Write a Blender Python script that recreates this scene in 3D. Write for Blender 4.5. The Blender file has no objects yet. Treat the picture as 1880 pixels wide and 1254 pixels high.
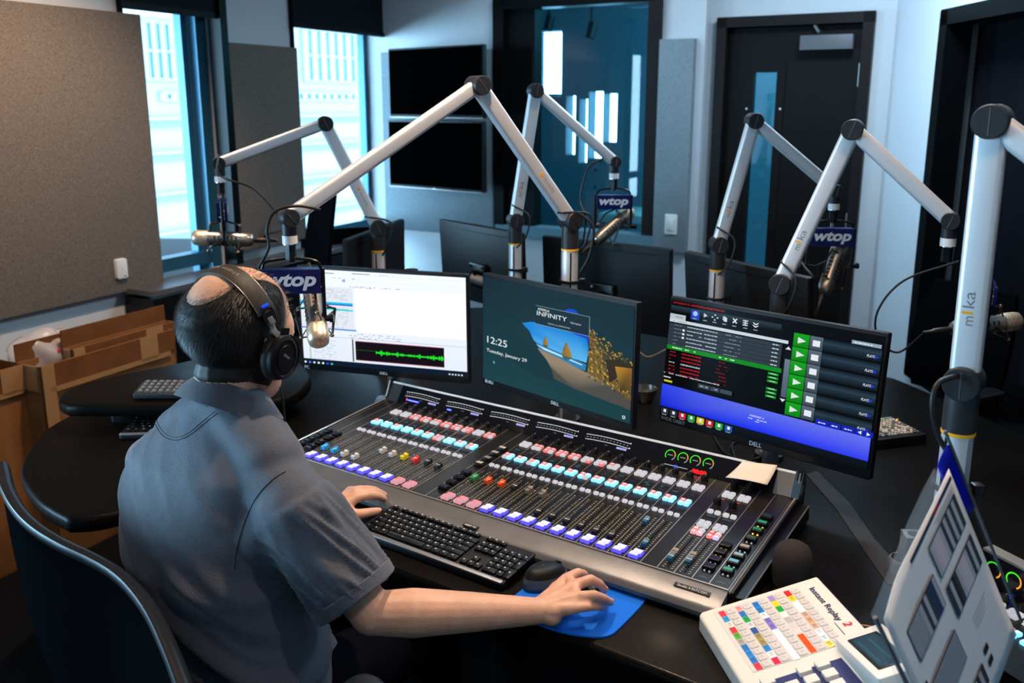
import bpy, bmesh, math, random
import numpy as np
from mathutils import Vector, Matrix, noise
from mathutils.bvhtree import BVHTree

random.seed(7)
scene = bpy.context.scene
col = scene.collection
R = math.radians
# ---------------------------------------------------------------- camera, world, lights, exposure
CAM_H, PITCH, FPX, PPY = 1.77, R(12.6), 1597.0, 545.0
cam_data = bpy.data.cameras.new('camera')
cam = bpy.data.objects.new('camera', cam_data)
col.objects.link(cam)
cam.location = (0, 0, CAM_H)
cam.rotation_euler = (R(90) - PITCH, 0, 0)
cam_data.sensor_fit = 'HORIZONTAL'
cam_data.sensor_width = 36
cam_data.lens = 36 * FPX / 1880
cam_data.shift_y = -(627 - PPY) / 1880
cam_data.clip_start = .05
cam_data.clip_end = 300
cam_data.dof.use_dof = True
cam_data.dof.focus_distance = 1.95
cam_data.dof.aperture_fstop = 4.0
scene.camera = cam

scene.view_settings.view_transform = 'Standard'
scene.view_settings.look = 'None'
scene.view_settings.gamma = 1
scene.view_settings.use_curve_mapping = False
scene.view_settings.exposure = 0.0

world = bpy.data.worlds.new('world')
scene.world = world
world.use_nodes = True
wn = world.node_tree.nodes
bg = wn['Background']
bg.inputs[0].default_value = (.42, .74, 1.0, 1)
bg.inputs[1].default_value = 30.0

def lamp(name, kind, loc, energy, color, size=.1, aim=None, spot=None, sy=None, blend=.6):
    d = bpy.data.lights.new(name, kind)
    d.energy = energy
    d.color = color
    if kind == 'AREA':
        d.size = size
        if sy:
            d.shape = 'RECTANGLE'; d.size_y = sy
    else:
        d.shadow_soft_size = size
    if kind == 'SPOT':
        d.spot_size = spot; d.spot_blend = blend
    o = bpy.data.objects.new(name, d)
    col.objects.link(o)
    o.location = loc
    if aim is not None:
        o.rotation_euler = (Vector(aim) - Vector(loc)).to_track_quat('-Z', 'Y').to_euler()
    return o

CEIL = 2.85
WARM = (1.0, .74, .53)
# the studio's recessed ceiling downlights
DOWN = [((-.05, 2.15), 150, (-.1, 2.1)), ((-1.2, 2.3), 28, (-1.2, 2.5)), ((.9, 1.9), 60, (.8, 2.0)), ((.55, .9), 42, (.6, 1.2)), ((.3, 3.1), 40, (.2, 3.2)),
        ((-1.1, 3.1), 150, (-2.1, 3.7))]
COOL = (.62, .82, 1.0)
for x, y, e in ((1.35, 3.6, 46), (.2, 4.9, 10), (-.7, -.7, 14)):  # added cool fills, unseen: brighten right wall, back wall, page and shirt
    lamp('cool_fill_light', 'AREA', (x, y, CEIL - .02), e, COOL, .5, (x, y, 0))
for (x, y), e, (ax, ay) in DOWN:
    lamp('ceiling_downlight_lamp', 'SPOT', (x, y, CEIL - .05), e, WARM, .045, (ax, ay, .7), R(95), blend=.8)

# ---------------------------------------------------------------- pixel -> world helpers (photo read at real heights / planes)
def ray(x, y):
    u = x - 940; v = PPY - y
    return Vector((u, FPX * math.cos(PITCH) + v * math.sin(PITCH), -FPX * math.sin(PITCH) + v * math.cos(PITCH)))
def at(x, y, z):
    r = ray(x, y); t = (z - CAM_H) / r.z
    return Vector((r.x * t, r.y * t, z))
def aty(x, y, Y):
    r = ray(x, y); t = Y / r.y
    return Vector((r.x * t, Y, CAM_H + r.z * t))
def onplane(x, y, p, n):
    r = ray(x, y); n = Vector(n); p = Vector(p); C = Vector((0, 0, CAM_H))
    t = (p - C).dot(n) / r.dot(n)
    return C + r * t

# ---------------------------------------------------------------- colours and materials
def S(h, k=1.0):
    h = h.lstrip('#')
    c = [int(h[i:i + 2], 16) / 255 for i in (0, 2, 4)]
    return tuple(k * (x / 12.92 if x <= .04045 else ((x + .055) / 1.055) ** 2.4) for x in c) + (1.0,)

MATS = {}
def newmat(name):
    m = bpy.data.materials.new(name); m.use_nodes = True
    MATS[name] = m
    return m, m.node_tree.nodes, m.node_tree.links, m.node_tree.nodes['Principled BSDF']
def simple(name, c, rough=.5, metal=0.0, spec=.3, bump=None, var=None, coat=0, sss=0, aniso=0):
    """c: colour; bump=(scale,strength); var=(scale,amount) multiplies colour by noise"""
    m, n, l, b = newmat(name)
    b.inputs['Base Color'].default_value = c
    b.inputs['Roughness'].default_value = rough
    b.inputs['Metallic'].default_value = metal
    b.inputs['Specular IOR Level'].default_value = spec
    if coat: b.inputs['Coat Weight'].default_value = coat; b.inputs['Coat Roughness'].default_value = .08
    if sss:
        b.inputs['Subsurface Weight'].default_value = sss
        b.inputs['Subsurface Radius'].default_value = (.012, .004, .002)
        b.inputs['Subsurface Scale'].default_value = 1.0
    if bump or var:
        tc = n.new('ShaderNodeTexCoord')
    if var:
        t = n.new('ShaderNodeTexNoise'); t.inputs['Scale'].default_value = var[0]; t.inputs['Detail'].default_value = 6
        l.new(tc.outputs['Object'], t.inputs['Vector'])
        r = n.new('ShaderNodeMapRange'); r.inputs[1].default_value = .3; r.inputs[2].default_value = .7
        r.inputs[3].default_value = 1 - var[1]; r.inputs[4].default_value = 1 + var[1]
        l.new(t.outputs['Fac'], r.inputs[0])
        mx = n.new('ShaderNodeVectorMath'); mx.operation = 'SCALE'
        mx.inputs[0].default_value = c[:3]; l.new(r.outputs[0], mx.inputs['Scale'])
        l.new(mx.outputs[0], b.inputs['Base Color'])
    if bump:
        t = n.new('ShaderNodeTexNoise'); t.inputs['Scale'].default_value = bump[0]; t.inputs['Detail'].default_value = 4
        l.new(tc.outputs['Object'], t.inputs['Vector'])
        bn = n.new('ShaderNodeBump'); bn.inputs['Strength'].default_value = bump[1]; bn.inputs['Distance'].default_value = .002
        l.new(t.outputs['Fac'], bn.inputs['Height']); l.new(bn.outputs[0], b.inputs['Normal'])
    return m
def vcmat(name, rough, spec=.5, emit=False, metal=0.0):
    m, n, l, b = newmat(name)
    a = n.new('ShaderNodeVertexColor'); a.layer_name = 'Col'
    if emit:
        b.inputs['Base Color'].default_value = (.002, .002, .0025, 1)
        b.inputs['Roughness'].default_value = rough
        l.new(a.outputs['Color'], b.inputs['Emission Color']); b.inputs['Emission Strength'].default_value = 1
    else:
        l.new(a.outputs['Color'], b.inputs['Base Color'])
        b.inputs['Roughness'].default_value = rough
    b.inputs['Specular IOR Level'].default_value = spec
    b.inputs['Metallic'].default_value = metal
    return m
vcmat('paint', .5); vcmat('gloss', .2); vcmat('print', .75, .2); vcmat('screen', .3, .05, emit=True); vcmat('lit', .4, .3, emit=True)
simple('black_plastic', (.006, .006, .007, 1), .45, spec=.2, bump=(900, .15))
simple('black_satin', (.005, .005, .006, 1), .32, spec=.22)
simple('black_gloss', (.006, .006, .008, 1), .12, spec=.25)
simple('dark_grey', (.020, .021, .024, 1), .45, bump=(700, .1))
simple('grey_plastic', (.10, .105, .115, 1), .45)
simple('white_plastic', (.72, .72, .70, 1), .4)
simple('rubber', (.012, .012, .012, 1), .7)
simple('foam', (.035, .030, .028, 1), .95, spec=.1, bump=(700, .8))
simple('alu', (.72, .72, .73, 1), .38, .45, bump=(1200, .05))
simple('alu_dark', (.30, .30, .31, 1), .38, .8)
simple('chrome', (.75, .75, .76, 1), .12, 1)
simple('console_face', (.009, .008, .0075, 1), .3, .1, bump=(1500, .08))
simple('console_metal', (.15, .15, .155, 1), .34, .45, bump=(900, .12), var=(14, .12))
simple('divider', (.42, .36, .30, 1), .35, .8)
simple('orange_ring', (.85, .42, .01, 1), .4)
simple('mic_metal', (.40, .35, .30, 1), .3, .9, var=(40, .15))
simple('mic_dark', (.05, .04, .035, 1), .35, .7)
simple('bronze', (.26, .17, .10, 1), .35, .8)
simple('cable', (.012, .012, .013, 1), .45)
simple('sign_blue', S('0b1250'), .38)
simple('sign_white', (.78, .78, .80, 1), .5)
simple('tv_screen', (.0006, .0007, .0008, 1), .25, spec=.0)
simple('ledge_shadow', (.035, .045, .05, 1), .8)
simple('cardboard', S('8a5a34'), .8, spec=.15, var=(9, .16), bump=(300, .2))
simple('cardboard_dark', S('6f4526'), .85, spec=.1, var=(12, .15))
simple('tape', S('a67b52'), .22, spec=.6)
simple('chair_black', (.003, .0033, .004, 1), .8, spec=.0, bump=(500, .3))
simple('chair_frame', (.010, .011, .013, 1), .32, spec=.3)
simple('skin', S('cc9c82'), .42, spec=.35, sss=.12, var=(38, .09), bump=(420, .25))
simple('nail', S('d39a80'), .25)
simple('eye_white', (.75, .73, .7, 1), .15)
simple('hair', (.012, .009, .007, 1), .5, spec=.3)
simple('trousers', (.0035, .004, .007, 1), .9, spec=.0, var=(30, .1))
simple('leather', (.022, .016, .012, 1), .55, spec=.3, bump=(350, .25))
simple('wall_paint', S('c8ccd0'), .65, spec=.25, bump=(220, .06))
simple('carpet', (.006, .006, .007, 1), .95, spec=.05, bump=(160, .6), var=(60, .25))
simple('ceiling_tile', (.30, .30, .31, 1), .9, bump=(150, .3), var=(80, .06))
simple('door_wood', (.0075, .0062, .006, 1), .5, spec=.12, var=(3, .18))
simple('dark_frame', (.003, .0035, .004, 1), .35, spec=.12)
simple('brown_frame', (.012, .009, .0085, 1), .45, spec=.15)
simple('mullion', S('2f6076'), .3, .3)
simple('facade', (.075, .08, .083, 1), .8)
simple('facade_glass', S('153c4a'), .15, spec=.8)
simple('blind', (.004, .007, .010, 1), .6, spec=.1)
simple('paper', (.88, .88, .88, 1), .7, spec=.2)
simple('cream_paper', (.62, .55, .46, 1), .7, spec=.2)
simple('ir_white', S('d9d5cc'), .42)
simple('ir_blue', S('1f2a63'), .4)
simple('mousepad', S('0a66d6'), .8, spec=.2)
simple('blue_plastic', S('101cb0'), .2)
simple('steel', (.45, .43, .40, 1), .25, 1)
simple('teal_wall', (.10, .20, .25, 1), .7)

# desk laminate: near-black with fine brown speckle, softly glossy
m, n, l, b = newmat('desk')
tc = n.new('ShaderNodeTexCoord')
t = n.new('ShaderNodeTexNoise'); t.inputs['Scale'].default_value = 420; t.inputs['Detail'].default_value = 3
l.new(tc.outputs['Object'], t.inputs['Vector'])
cr = n.new('ShaderNodeValToRGB')
cr.color_ramp.elements[0].position = .45; cr.color_ramp.elements[0].color = (.0012, .0011, .001, 1)
cr.color_ramp.elements[1].position = .72; cr.color_ramp.elements[1].color = (.013, .010, .008, 1)
l.new(t.outputs['Fac'], cr.inputs[0]); l.new(cr.outputs[0], b.inputs['Base Color'])
b.inputs['Roughness'].default_value = .42
b.inputs['Specular IOR Level'].default_value = .06; b.inputs['Coat Weight'].default_value = .03; b.inputs['Coat Roughness'].default_value = .14
bn = n.new('ShaderNodeBump'); bn.inputs['Strength'].default_value = .12; bn.inputs['Distance'].default_value = .001
l.new(t.outputs['Fac'], bn.inputs['Height']); l.new(bn.outputs[0], b.inputs['Normal'])

# woven acoustic fabric
def fabric(name, c1, c2, scale=420):
    m, n, l, b = newmat(name)
    tc = n.new('ShaderNodeTexCoord')
    mp = n.new('ShaderNodeMapping'); mp.inputs['Scale'].default_value = (1, 1, .25)
    l.new(tc.outputs['Object'], mp.inputs[0])
    mp2 = n.new('ShaderNodeMapping'); mp2.inputs['Scale'].default_value = (.22, .22, 1)
    l.new(tc.outputs['Object'], mp2.inputs[0])
    ns = []
    for q in (mp, mp2):
        t = n.new('ShaderNodeTexNoise'); t.inputs['Scale'].default_value = scale; t.inputs['Detail'].default_value = 2
        l.new(q.outputs[0], t.inputs['Vector']); ns.append(t)
    a = n.new('ShaderNodeMath'); a.operation = 'ADD'
    l.new(ns[0].outputs['Fac'], a.inputs[0]); l.new(ns[1].outputs['Fac'], a.inputs[1])
    r = n.new('ShaderNodeMapRange'); r.inputs[1].default_value = .75; r.inputs[2].default_value = 1.25
    l.new(a.outputs[0], r.inputs[0])
    mx = n.new('ShaderNodeMix'); mx.data_type = 'RGBA'
    mx.inputs['A'].default_value = c1; mx.inputs['B'].default_value = c2
    l.new(r.outputs[0], mx.inputs['Factor']); l.new(mx.outputs['Result'], b.inputs['Base Color'])
    b.inputs['Roughness'].default_value = .9; b.inputs['Specular IOR Level'].default_value = .1
    bn = n.new('ShaderNodeBump'); bn.inputs['Strength'].default_value = .4; bn.inputs['Distance'].default_value = .002
    l.new(r.outputs[0], bn.inputs['Height']); l.new(bn.outputs[0], b.inputs['Normal'])
fabric('panel_fabric', S('5e5650'), S('85796f'))
fabric('panel_blue', S('6f7a80'), S('8c989e'))
fabric('shirt', S('383d49'), S('474d5b'), 900)
MATS['shirt'].node_tree.nodes['Principled BSDF'].inputs['Roughness'].default_value = .55
MATS['shirt'].node_tree.nodes['Principled BSDF'].inputs['Specular IOR Level'].default_value = .35
MATS['shirt'].node_tree.nodes['Principled BSDF'].inputs['Sheen Weight'].default_value = .3

def glassmat(name, tint, refl=.08, rough=.0):
    m, n, l, b = newmat(name)
    n.remove(b)
    out = n['Material Output']
    tr = n.new('ShaderNodeBsdfTransparent'); tr.inputs[0].default_value = tint
    gl = n.new('ShaderNodeBsdfGlossy'); gl.inputs['Roughness'].default_value = rough
    fr = n.new('ShaderNodeFresnel'); fr.inputs[0].default_value = 1.45 if refl < .035 else 1.2
    a = n.new('ShaderNodeMath'); a.operation = 'MULTIPLY_ADD'; a.inputs[1].default_value = 1.0; a.inputs[2].default_value = refl
    ge = n.new('ShaderNodeNewGeometry'); sb = n.new('ShaderNodeMath'); sb.operation = 'SUBTRACT'; sb.inputs[0].default_value = 1; l.new(ge.outputs['Backfacing'], sb.inputs[1]); ml = n.new('ShaderNodeMath'); ml.operation = 'MULTIPLY'; l.new(fr.outputs[0], ml.inputs[0]); l.new(sb.outputs[0], ml.inputs[1]); l.new(ml.outputs[0], a.inputs[0])
    mx = n.new('ShaderNodeMixShader')
    l.new(a.outputs[0], mx.inputs[0]); l.new(tr.outputs[0], mx.inputs[1]); l.new(gl.outputs[0], mx.inputs[2])
    l.new(mx.outputs[0], out.inputs[0])
glassmat('window_glass', (.92, .97, 1, 1), .0)
glassmat('studio_glass', (.32, .62, .72, 1), .04)
glassmat('acrylic', (.97, .98, .99, 1), .02)
m, n, l, b = newmat('bag_plastic')
b.inputs['Base Color'].default_value = (.8, .72, .72, 1); b.inputs['Alpha'].default_value = .45; b.inputs['Roughness'].default_value = .25
# champagne wire mesh for the microphone grille
m, n, l, b = newmat('grille')
tc = n.new('ShaderNodeTexCoord'); ck = n.new('ShaderNodeTexVoronoi'); ck.inputs['Scale'].default_value = 420
l.new(tc.outputs['Object'], ck.inputs['Vector'])
cr = n.new('ShaderNodeValToRGB'); cr.color_ramp.elements[0].color = (.02, .012, .008, 1); cr.color_ramp.elements[1].color = (.95, .72, .5, 1)
cr.color_ramp.elements[0].position = .15; cr.color_ramp.elements[1].position = .55
l.new(ck.outputs['Distance'], cr.inputs[0]); l.new(cr.outputs[0], b.inputs['Base Color'])
b.inputs['Metallic'].default_value = .7; b.inputs['Roughness'].default_value = .35

# ---------------------------------------------------------------- mesh builder
def frame(o, x=None, y=None, z=None):
    """4x4 from origin and (some) axes"""
    if z is None: z = Vector(x).cross(Vector(y))
    if y is None: y = Vector(z).cross(Vector(x))
    if x is None: x = Vector(y).cross(Vector(z))
    x, y, z = Vector(x).normalized(), Vector(y).normalized(), Vector(z).normalized()
    return Matrix(((x.x, y.x, z.x, o[0]), (x.y, y.y, z.y, o[1]), (x.z, y.z, z.z, o[2]), (0, 0, 0, 1)))
def axisframe(o, z):
    z = Vector(z).normalized()
    a = Vector((0, 0, 1)) if abs(z.z) < .9 else Vector((1, 0, 0))
    x = a.cross(z).normalized()
    return frame(o, x, z.cross(x), z)
def world_of(o):
    m = o.matrix_basis.copy()
    while o.parent:
        o = o.parent; m = o.matrix_basis @ m
    return m

FONTCACHE = {}
def textgeo(body, bold=0.0, shear=0.0):
    k = (body, bold, shear)
    if k not in FONTCACHE:
        cu = bpy.data.curves.new('t', 'FONT'); cu.body = body; cu.offset = bold; cu.shear = shear; cu.resolution_u = 3
        ob = bpy.data.objects.new('t', cu)
        me = bpy.data.meshes.new_from_object(ob)
        vs = [v.co.copy() for v in me.vertices]; fs = [tuple(p.vertices) for p in me.polygons]
        bpy.data.objects.remove(ob); bpy.data.meshes.remove(me); bpy.data.curves.remove(cu)
        if vs:
            x0 = min(v.x for v in vs); x1 = max(v.x for v in vs); y0 = min(v.y for v in vs); y1 = max(v.y for v in vs)
        else: x0 = y0 = 0; x1 = y1 = 1
        FONTCACHE[k] = ([(v.x - x0, v.y - y0) for v in vs], fs, x1 - x0, y1 - y0)
    return FONTCACHE[k]

class MB:
    def __init__(self, mat='paint', c=(.5, .5, .5, 1)):
        self.v = []; self.f = []; self.fm = []; self.fc = []
        self.mat = mat; self.c = c; self.M = Matrix.Identity(4)
    def set(self, mat=None, c=None):
        if mat: self.mat = mat
        if c: self.c = c
        return self
    def add(self, vs, fs, M=None, mat=None, c=None, cols=None):
        o = len(self.v); T = self.M @ M if M is not None else self.M
        self.v += [T @ Vector(p) for p in vs]
        for i, f in enumerate(fs):
            self.f.append(tuple(o + k for k in f)); self.fm.append(mat or self.mat)
            self.fc.append(([cols[k] for k in f]) if cols else (c or self.c))
        return self
    def quad(self, a, b, c_, d, mat=None, c=None, cols=None):
        return self.add([a, b, c_, d], [(0, 1, 2, 3)], None, mat, c, cols)
    def box(self, ctr, size, M=None, mat=None, c=None):
        x, y, z = ctr; a, b_, h = size[0] / 2, size[1] / 2, size[2] / 2
        vs = [(x + i * a, y + j * b_, z + k * h) for k in (-1, 1) for j in (-1, 1) for i in (-1, 1)]
        return self.add(vs, [(0, 2, 3, 1), (4, 5, 7, 6), (0, 1, 5, 4), (2, 6, 7, 3), (0, 4, 6, 2), (1, 3, 7, 5)], M, mat, c)
    def prism(self, poly, z0, z1, M=None, mat=None, c=None, bev=0.0, botbev=0.0):
        """extruded polygon (ccw) with optional chamfered top/bottom edge"""
        P = [Vector((p[0], p[1])) for p in poly]; n_ = len(P)
        def inset(d):
            r = []
            for i in range(n_):
                a = (P[i] - P[i - 1]).normalized(); b_ = (P[(i + 1) % n_] - P[i]).normalized()
                na = Vector((-a.y, a.x)); nb = Vector((-b_.y, b_.x)); s = (na + nb)
                s = s.normalized() if s.length > 1e-6 else na
                k = max(.35, s.dot(na)); r.append(P[i] + s * d / k)
            return r
        rings = []
        if botbev:
            rings.append([(q.x, q.y, z0) for q in inset(botbev)]); rings.append([(q.x, q.y, z0 + botbev * .3) for q in inset(botbev * .3)]); rings.append([(q.x, q.y, z0 + botbev) for q in P])
        else: rings.append([(q.x, q.y, z0) for q in P])
        if bev:
            rings.append([(q.x, q.y, z1 - bev) for q in P]); rings.append([(q.x, q.y, z1 - bev * .3) for q in inset(bev * .3)]); rings.append([(q.x, q.y, z1) for q in inset(bev)])
        else: rings.append([(q.x, q.y, z1) for q in P])
        vs = [p for r in rings for p in r]; fs = []
        for k in range(len(rings) - 1):
            for i in range(n_):
                j = (i + 1) % n_; fs.append((k * n_ + i, k * n_ + j, (k + 1) * n_ + j, (k + 1) * n_ + i))
        fs.append(tuple(reversed(range(n_)))); fs.append(tuple((len(rings) - 1) * n_ + i for i in range(n_)))
        return self.add(vs, fs, M, mat, c)
    def rbox(self, ctr, size, r=.004, M=None, mat=None, c=None, bev=None, seg=3):
        a, b_ = size[0] / 2, size[1] / 2; r = min(r, a * .98, b_ * .98)
        poly = []
        for cx, cy, s in ((a - r, b_ - r, 0), (-a + r, b_ - r, 90), (-a + r, -b_ + r, 180), (a - r, -b_ + r, 270)):
            for k in range(seg + 1):
                t = R(s + 90 * k / seg); poly.append((ctr[0] + cx + r * math.cos(t), ctr[1] + cy + r * math.sin(t)))
        bev = min(r * .6, size[2] * .4) if bev is None else bev
        return self.prism(poly, ctr[2] - size[2] / 2, ctr[2] + size[2] / 2, M, mat, c, bev=bev)
    def lathe(self, prof, o, axis, n_=20, mat=None, c=None, ang=None):
        M = axisframe(o, axis); vs = []; fs = []; k_ = len(prof)
        for i in range(n_):
            t = 2 * math.pi * i / n_
            for r_, h in prof: vs.append((r_ * math.cos(t), r_ * math.sin(t), h))
        for i in range(n_):
            j = (i + 1) % n_
            for k in range(k_ - 1): fs.append((i * k_ + k, j * k_ + k, j * k_ + k + 1, i * k_ + k + 1))
        for k, fl in ((0, True), (k_ - 1, False)):
            if prof[k][0] > 1e-5:
                cap = [i * k_ + k for i in range(n_)]
                fs.append(tuple(reversed(cap)) if fl else tuple(cap))
        return self.add(vs, fs, M, mat, c)
    def cyl(self, a, b_, r0, r1=None, n_=16, mat=None, c=None):
        a = Vector(a); b_ = Vector(b_); r1 = r0 if r1 is None else r1
        return self.lathe([(r0, 0), (r1, (b_ - a).length)], a, b_ - a, n_, mat, c)
    def ball(self, ctr, r, n_=16, mat=None, c=None, M=None):
        if not hasattr(r, '__len__'): r = (r, r, r)
        vs = []; fs = []; m_ = max(6, n_ // 2)
        for i in range(m_ + 1):
            ph = math.pi * i / m_
            for j in range(n_):
                th = 2 * math.pi * j / n_
                vs.append((ctr[0] + r[0] * math.sin(ph) * math.cos(th), ctr[1] + r[1] * math.sin(ph) * math.sin(th), ctr[2] + r[2] * math.cos(ph)))
        for i in range(m_):
            for j in range(n_):
                k = (j + 1) % n_; fs.append((i * n_ + j, (i + 1) * n_ + j, (i + 1) * n_ + k, i * n_ + k))
        return self.add(vs, fs, M, mat, c)
    def tube(self, pts, r, n_=8, mat=None, c=None, closed=False, flat=None, up=None):
        """swept tube; r number or list; flat=(a,b) elliptical/flat section scale"""
        P = [Vector(p) for p in pts]; N = len(P); vs = []; fs = []
        rs = r if hasattr(r, '__len__') else [r] * N
        T = []
        for i in range(N):
            if closed: t = P[(i + 1) % N] - P[i - 1]
            else: t = P[min(i + 1, N - 1)] - P[max(i - 1, 0)]
            T.append(t.normalized() if t.length > 1e-9 else Vector((0, 0, 1)))
        x = Vector(up) if up is not None else T[0].orthogonal()
        fa, fb = flat or (1, 1)
        for i in range(N):
            if up is not None: x = Vector(up)
            x = (x - T[i] * x.dot(T[i])); x = x.normalized() if x.length > 1e-6 else T[i].orthogonal().normalized()
            y = T[i].cross(x)
            for j in range(n_):
                a = 2 * math.pi * (j + .5) / n_
                vs.append(P[i] + x * (rs[i] * fa * math.cos(a)) + y * (rs[i] * fb * math.sin(a)))
        for i in range(N if closed else N - 1):
            k = (i + 1) % N
            for j in range(n_):
                q = (j + 1) % n_; fs.append((i * n_ + j, i * n_ + q, k * n_ + q, k * n_ + j))
        if not closed:
            fs.append(tuple(reversed(range(n_)))); fs.append(tuple((N - 1) * n_ + j for j in range(n_)))
        return self.add(vs, fs, None, mat, c)
    def torus(self, ctr, axis, R_, r_, n_=28, k=8, mat=None, c=None, a0=0, a1=360):
        M = axisframe(ctr, axis); full = a1 - a0 >= 360
        m_ = n_ if full else n_ + 1
        pts = [M @ Vector((R_ * math.cos(R(a0 + (a1 - a0) * i / n_)), R_ * math.sin(R(a0 + (a1 - a0) * i / n_)), 0)) for i in range(m_)]
        return self.tube(pts, r_, k, mat, c, closed=full)
    def text(self, body, M, size, bold=0.0, shear=0.0, mat=None, c=None, thick=0.0, width=None, align='c'):
        """text in the xy-plane of M, size = height of the glyph block; width optional"""
        vs, fs, w, h = textgeo(body, bold, shear)
        s = size / h; sx = (width / w) if width else s
        ox = -w / 2 if align == 'c' else (0 if align == 'l' else -w)
        P = [((x + ox) * sx, (y - h / 2) * s, thick) for x, y in vs]
        return self.add(P, fs, M, mat, c)
    def build(self, name, parent=None, world=False, smooth=40, tagd=None, loc=None):
        me = bpy.data.meshes.new(name)
        vs = self.v
        if parent is not None and world:
            inv = world_of(parent).inverted(); vs = [inv @ p for p in vs]
        if loc is not None:
            vs = [p - Vector(loc) for p in vs]
        me.from_pydata([tuple(p) for p in vs], [], self.f)
        names = []
        for q in self.fm:
            if q not in names: names.append(q)
        for q in names: me.materials.append(MATS[q])
        me.polygons.foreach_set('material_index', [names.index(q) for q in self.fm])
        if any(q in ('paint', 'gloss', 'print', 'screen', 'lit') for q in names):
            ca = me.color_attributes.new('Col', 'FLOAT_COLOR', 'CORNER'); buf = []
            for f, c_ in zip(self.f, self.fc):
                if isinstance(c_, list):
                    for q in c_: buf += list(q)
                else: buf += list(c_) * len(f)
            ca.data.foreach_set('color', buf)
        if smooth:
            me.polygons.foreach_set('use_smooth', [True] * len(me.polygons))
            me.set_sharp_from_angle(angle=R(smooth))
        me.validate()
        o = bpy.data.objects.new(name, me); col.objects.link(o)
        if parent is not None: o.parent = parent
        if loc is not None: o.location = loc
        if tagd: tag(o, *tagd)
        return o

def tag(o, label=None, cat=None, group=None, kind=None):
    if label: o['label'] = label
    if cat: o['category'] = cat
    if group: o['group'] = group
    if kind: o['kind'] = kind
    return o
def thing(name, M, label, cat, group=None):
    o = bpy.data.objects.new(name, None); col.objects.link(o)
    o.empty_display_size = .05
    o.matrix_basis = M if isinstance(M, Matrix) else Matrix.Translation(Vector(M))
    return tag(o, label, cat, group)
def struct(mb, name, **k):
    return tag(mb.build(name, **k), kind='structure')
def evalmesh(me, mods):
    """apply modifiers (name,type,settings) to a mesh and give the new mesh"""
    ob = bpy.data.objects.new('tmp', me); col.objects.link(ob)
    for ty, st in mods:
        md = ob.modifiers.new('m', ty)
        for k, v in st.items(): setattr(md, k, v)
    dg = bpy.context.evaluated_depsgraph_get(); dg.update()
    r = bpy.data.meshes.new_from_object(ob.evaluated_get(dg))
    bpy.data.objects.remove(ob)
    return r
def bez(pts, n_=12):
    """Catmull-Rom through points"""
    P = [Vector(p) for p in pts]; P = [P[0] * 2 - P[1]] + P + [P[-1] * 2 - P[-2]]; out = []
    for i in range(1, len(P) - 2):
        for k in range(n_):
            t = k / n_; a, b_, c_, d = P[i - 1], P[i], P[i + 1], P[i + 2]
            out.append(.5 * ((2 * b_) + (c_ - a) * t + (2 * a - 5 * b_ + 4 * c_ - d) * t * t + (3 * b_ - a - 3 * c_ + d) * t ** 3))
    out.append(P[-2]); return out
# ================================================================ ROOM
WP = Vector((-1.772, 4.345, 0)); A1 = R(27)
d1 = Vector((math.sin(A1), math.cos(A1), 0)); o1 = Vector((-math.cos(A1), math.sin(A1), 0))       # along, outward
WWALL = frame(WP + o1 * .05, d1, o1, (0, 0, 1))
A2 = R(118.5)
BP = Vector((1.064, 5.087, 0)); d2 = Vector((math.sin(A2), math.cos(A2), 0)); o2 = Vector((-math.cos(A2), math.sin(A2), 0))
BWALL = frame(BP, d2, o2, (0, 0, 1))
def loc1(x, y, off=0): p = WWALL.inverted() @ onplane(x, y, WWALL @ Vector((0, off, 0)), o1); return p.x, p.z
def loc2(x, y, off=0): p = BWALL.inverted() @ onplane(x, y, BWALL @ Vector((0, off, 0)), o2); return p.x, p.z
def wall_holes(mb, x0, x1, z0, z1, th, holes, y0=0, mat='wall_paint'):
    """solid wall in the xz-plane with rectangular openings [(xa,xb,za,zb)]"""
    holes = sorted(holes); x = x0
    for a, b_, za, zb in holes:
        if a > x: mb.box(((x + a) / 2, y0 + th / 2, (z0 + z1) / 2), (a - x, th, z1 - z0), None, mat)
        if za > z0: mb.box(((a + b_) / 2, y0 + th / 2, (z0 + za) / 2), (b_ - a, th, za - z0), None, mat)
        if zb < z1: mb.box(((a + b_) / 2, y0 + th / 2, (z1 + zb) / 2), (b_ - a, th, z1 - zb), None, mat)
        x = b_
    if x < x1: mb.box(((x + x1) / 2, y0 + th / 2, (z0 + z1) / 2), (x1 - x, th, z1 - z0), None, mat)

m = MB('carpet'); m.box((-1, 3, -.05), (14, 17, .1)); struct(m, 'floor', smooth=0)
m = MB('ceiling_tile'); m.box((-1, 3, CEIL + .05), (14, 17, .1)); struct(m, 'ceiling', smooth=0)

# intersection of window wall and back wall in window-wall coordinates
q = WWALL.inverted() @ (BWALL @ Vector((0, 0, 0))); dq = WWALL.to_3x3().inverted() @ d2
tcor = q.x + dq.x * (-q.y / dq.y)
cornerL = (BWALL.inverted() @ (WWALL @ Vector((tcor, 0, 0)))).x
W1 = (-.07, .50, .5, 2.6); W2 = (1.13, loc1(712, 200)[0], .5, 2.6); W3 = (-4.4, -2.1, .5, 2.45)
m = MB('wall_paint'); m.M = WWALL
wall_holes(m, -7.6, tcor + .3, 0, CEIL, .22, [W3, W1, W2])
struct(m, 'wall_left', smooth=0)
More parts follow.
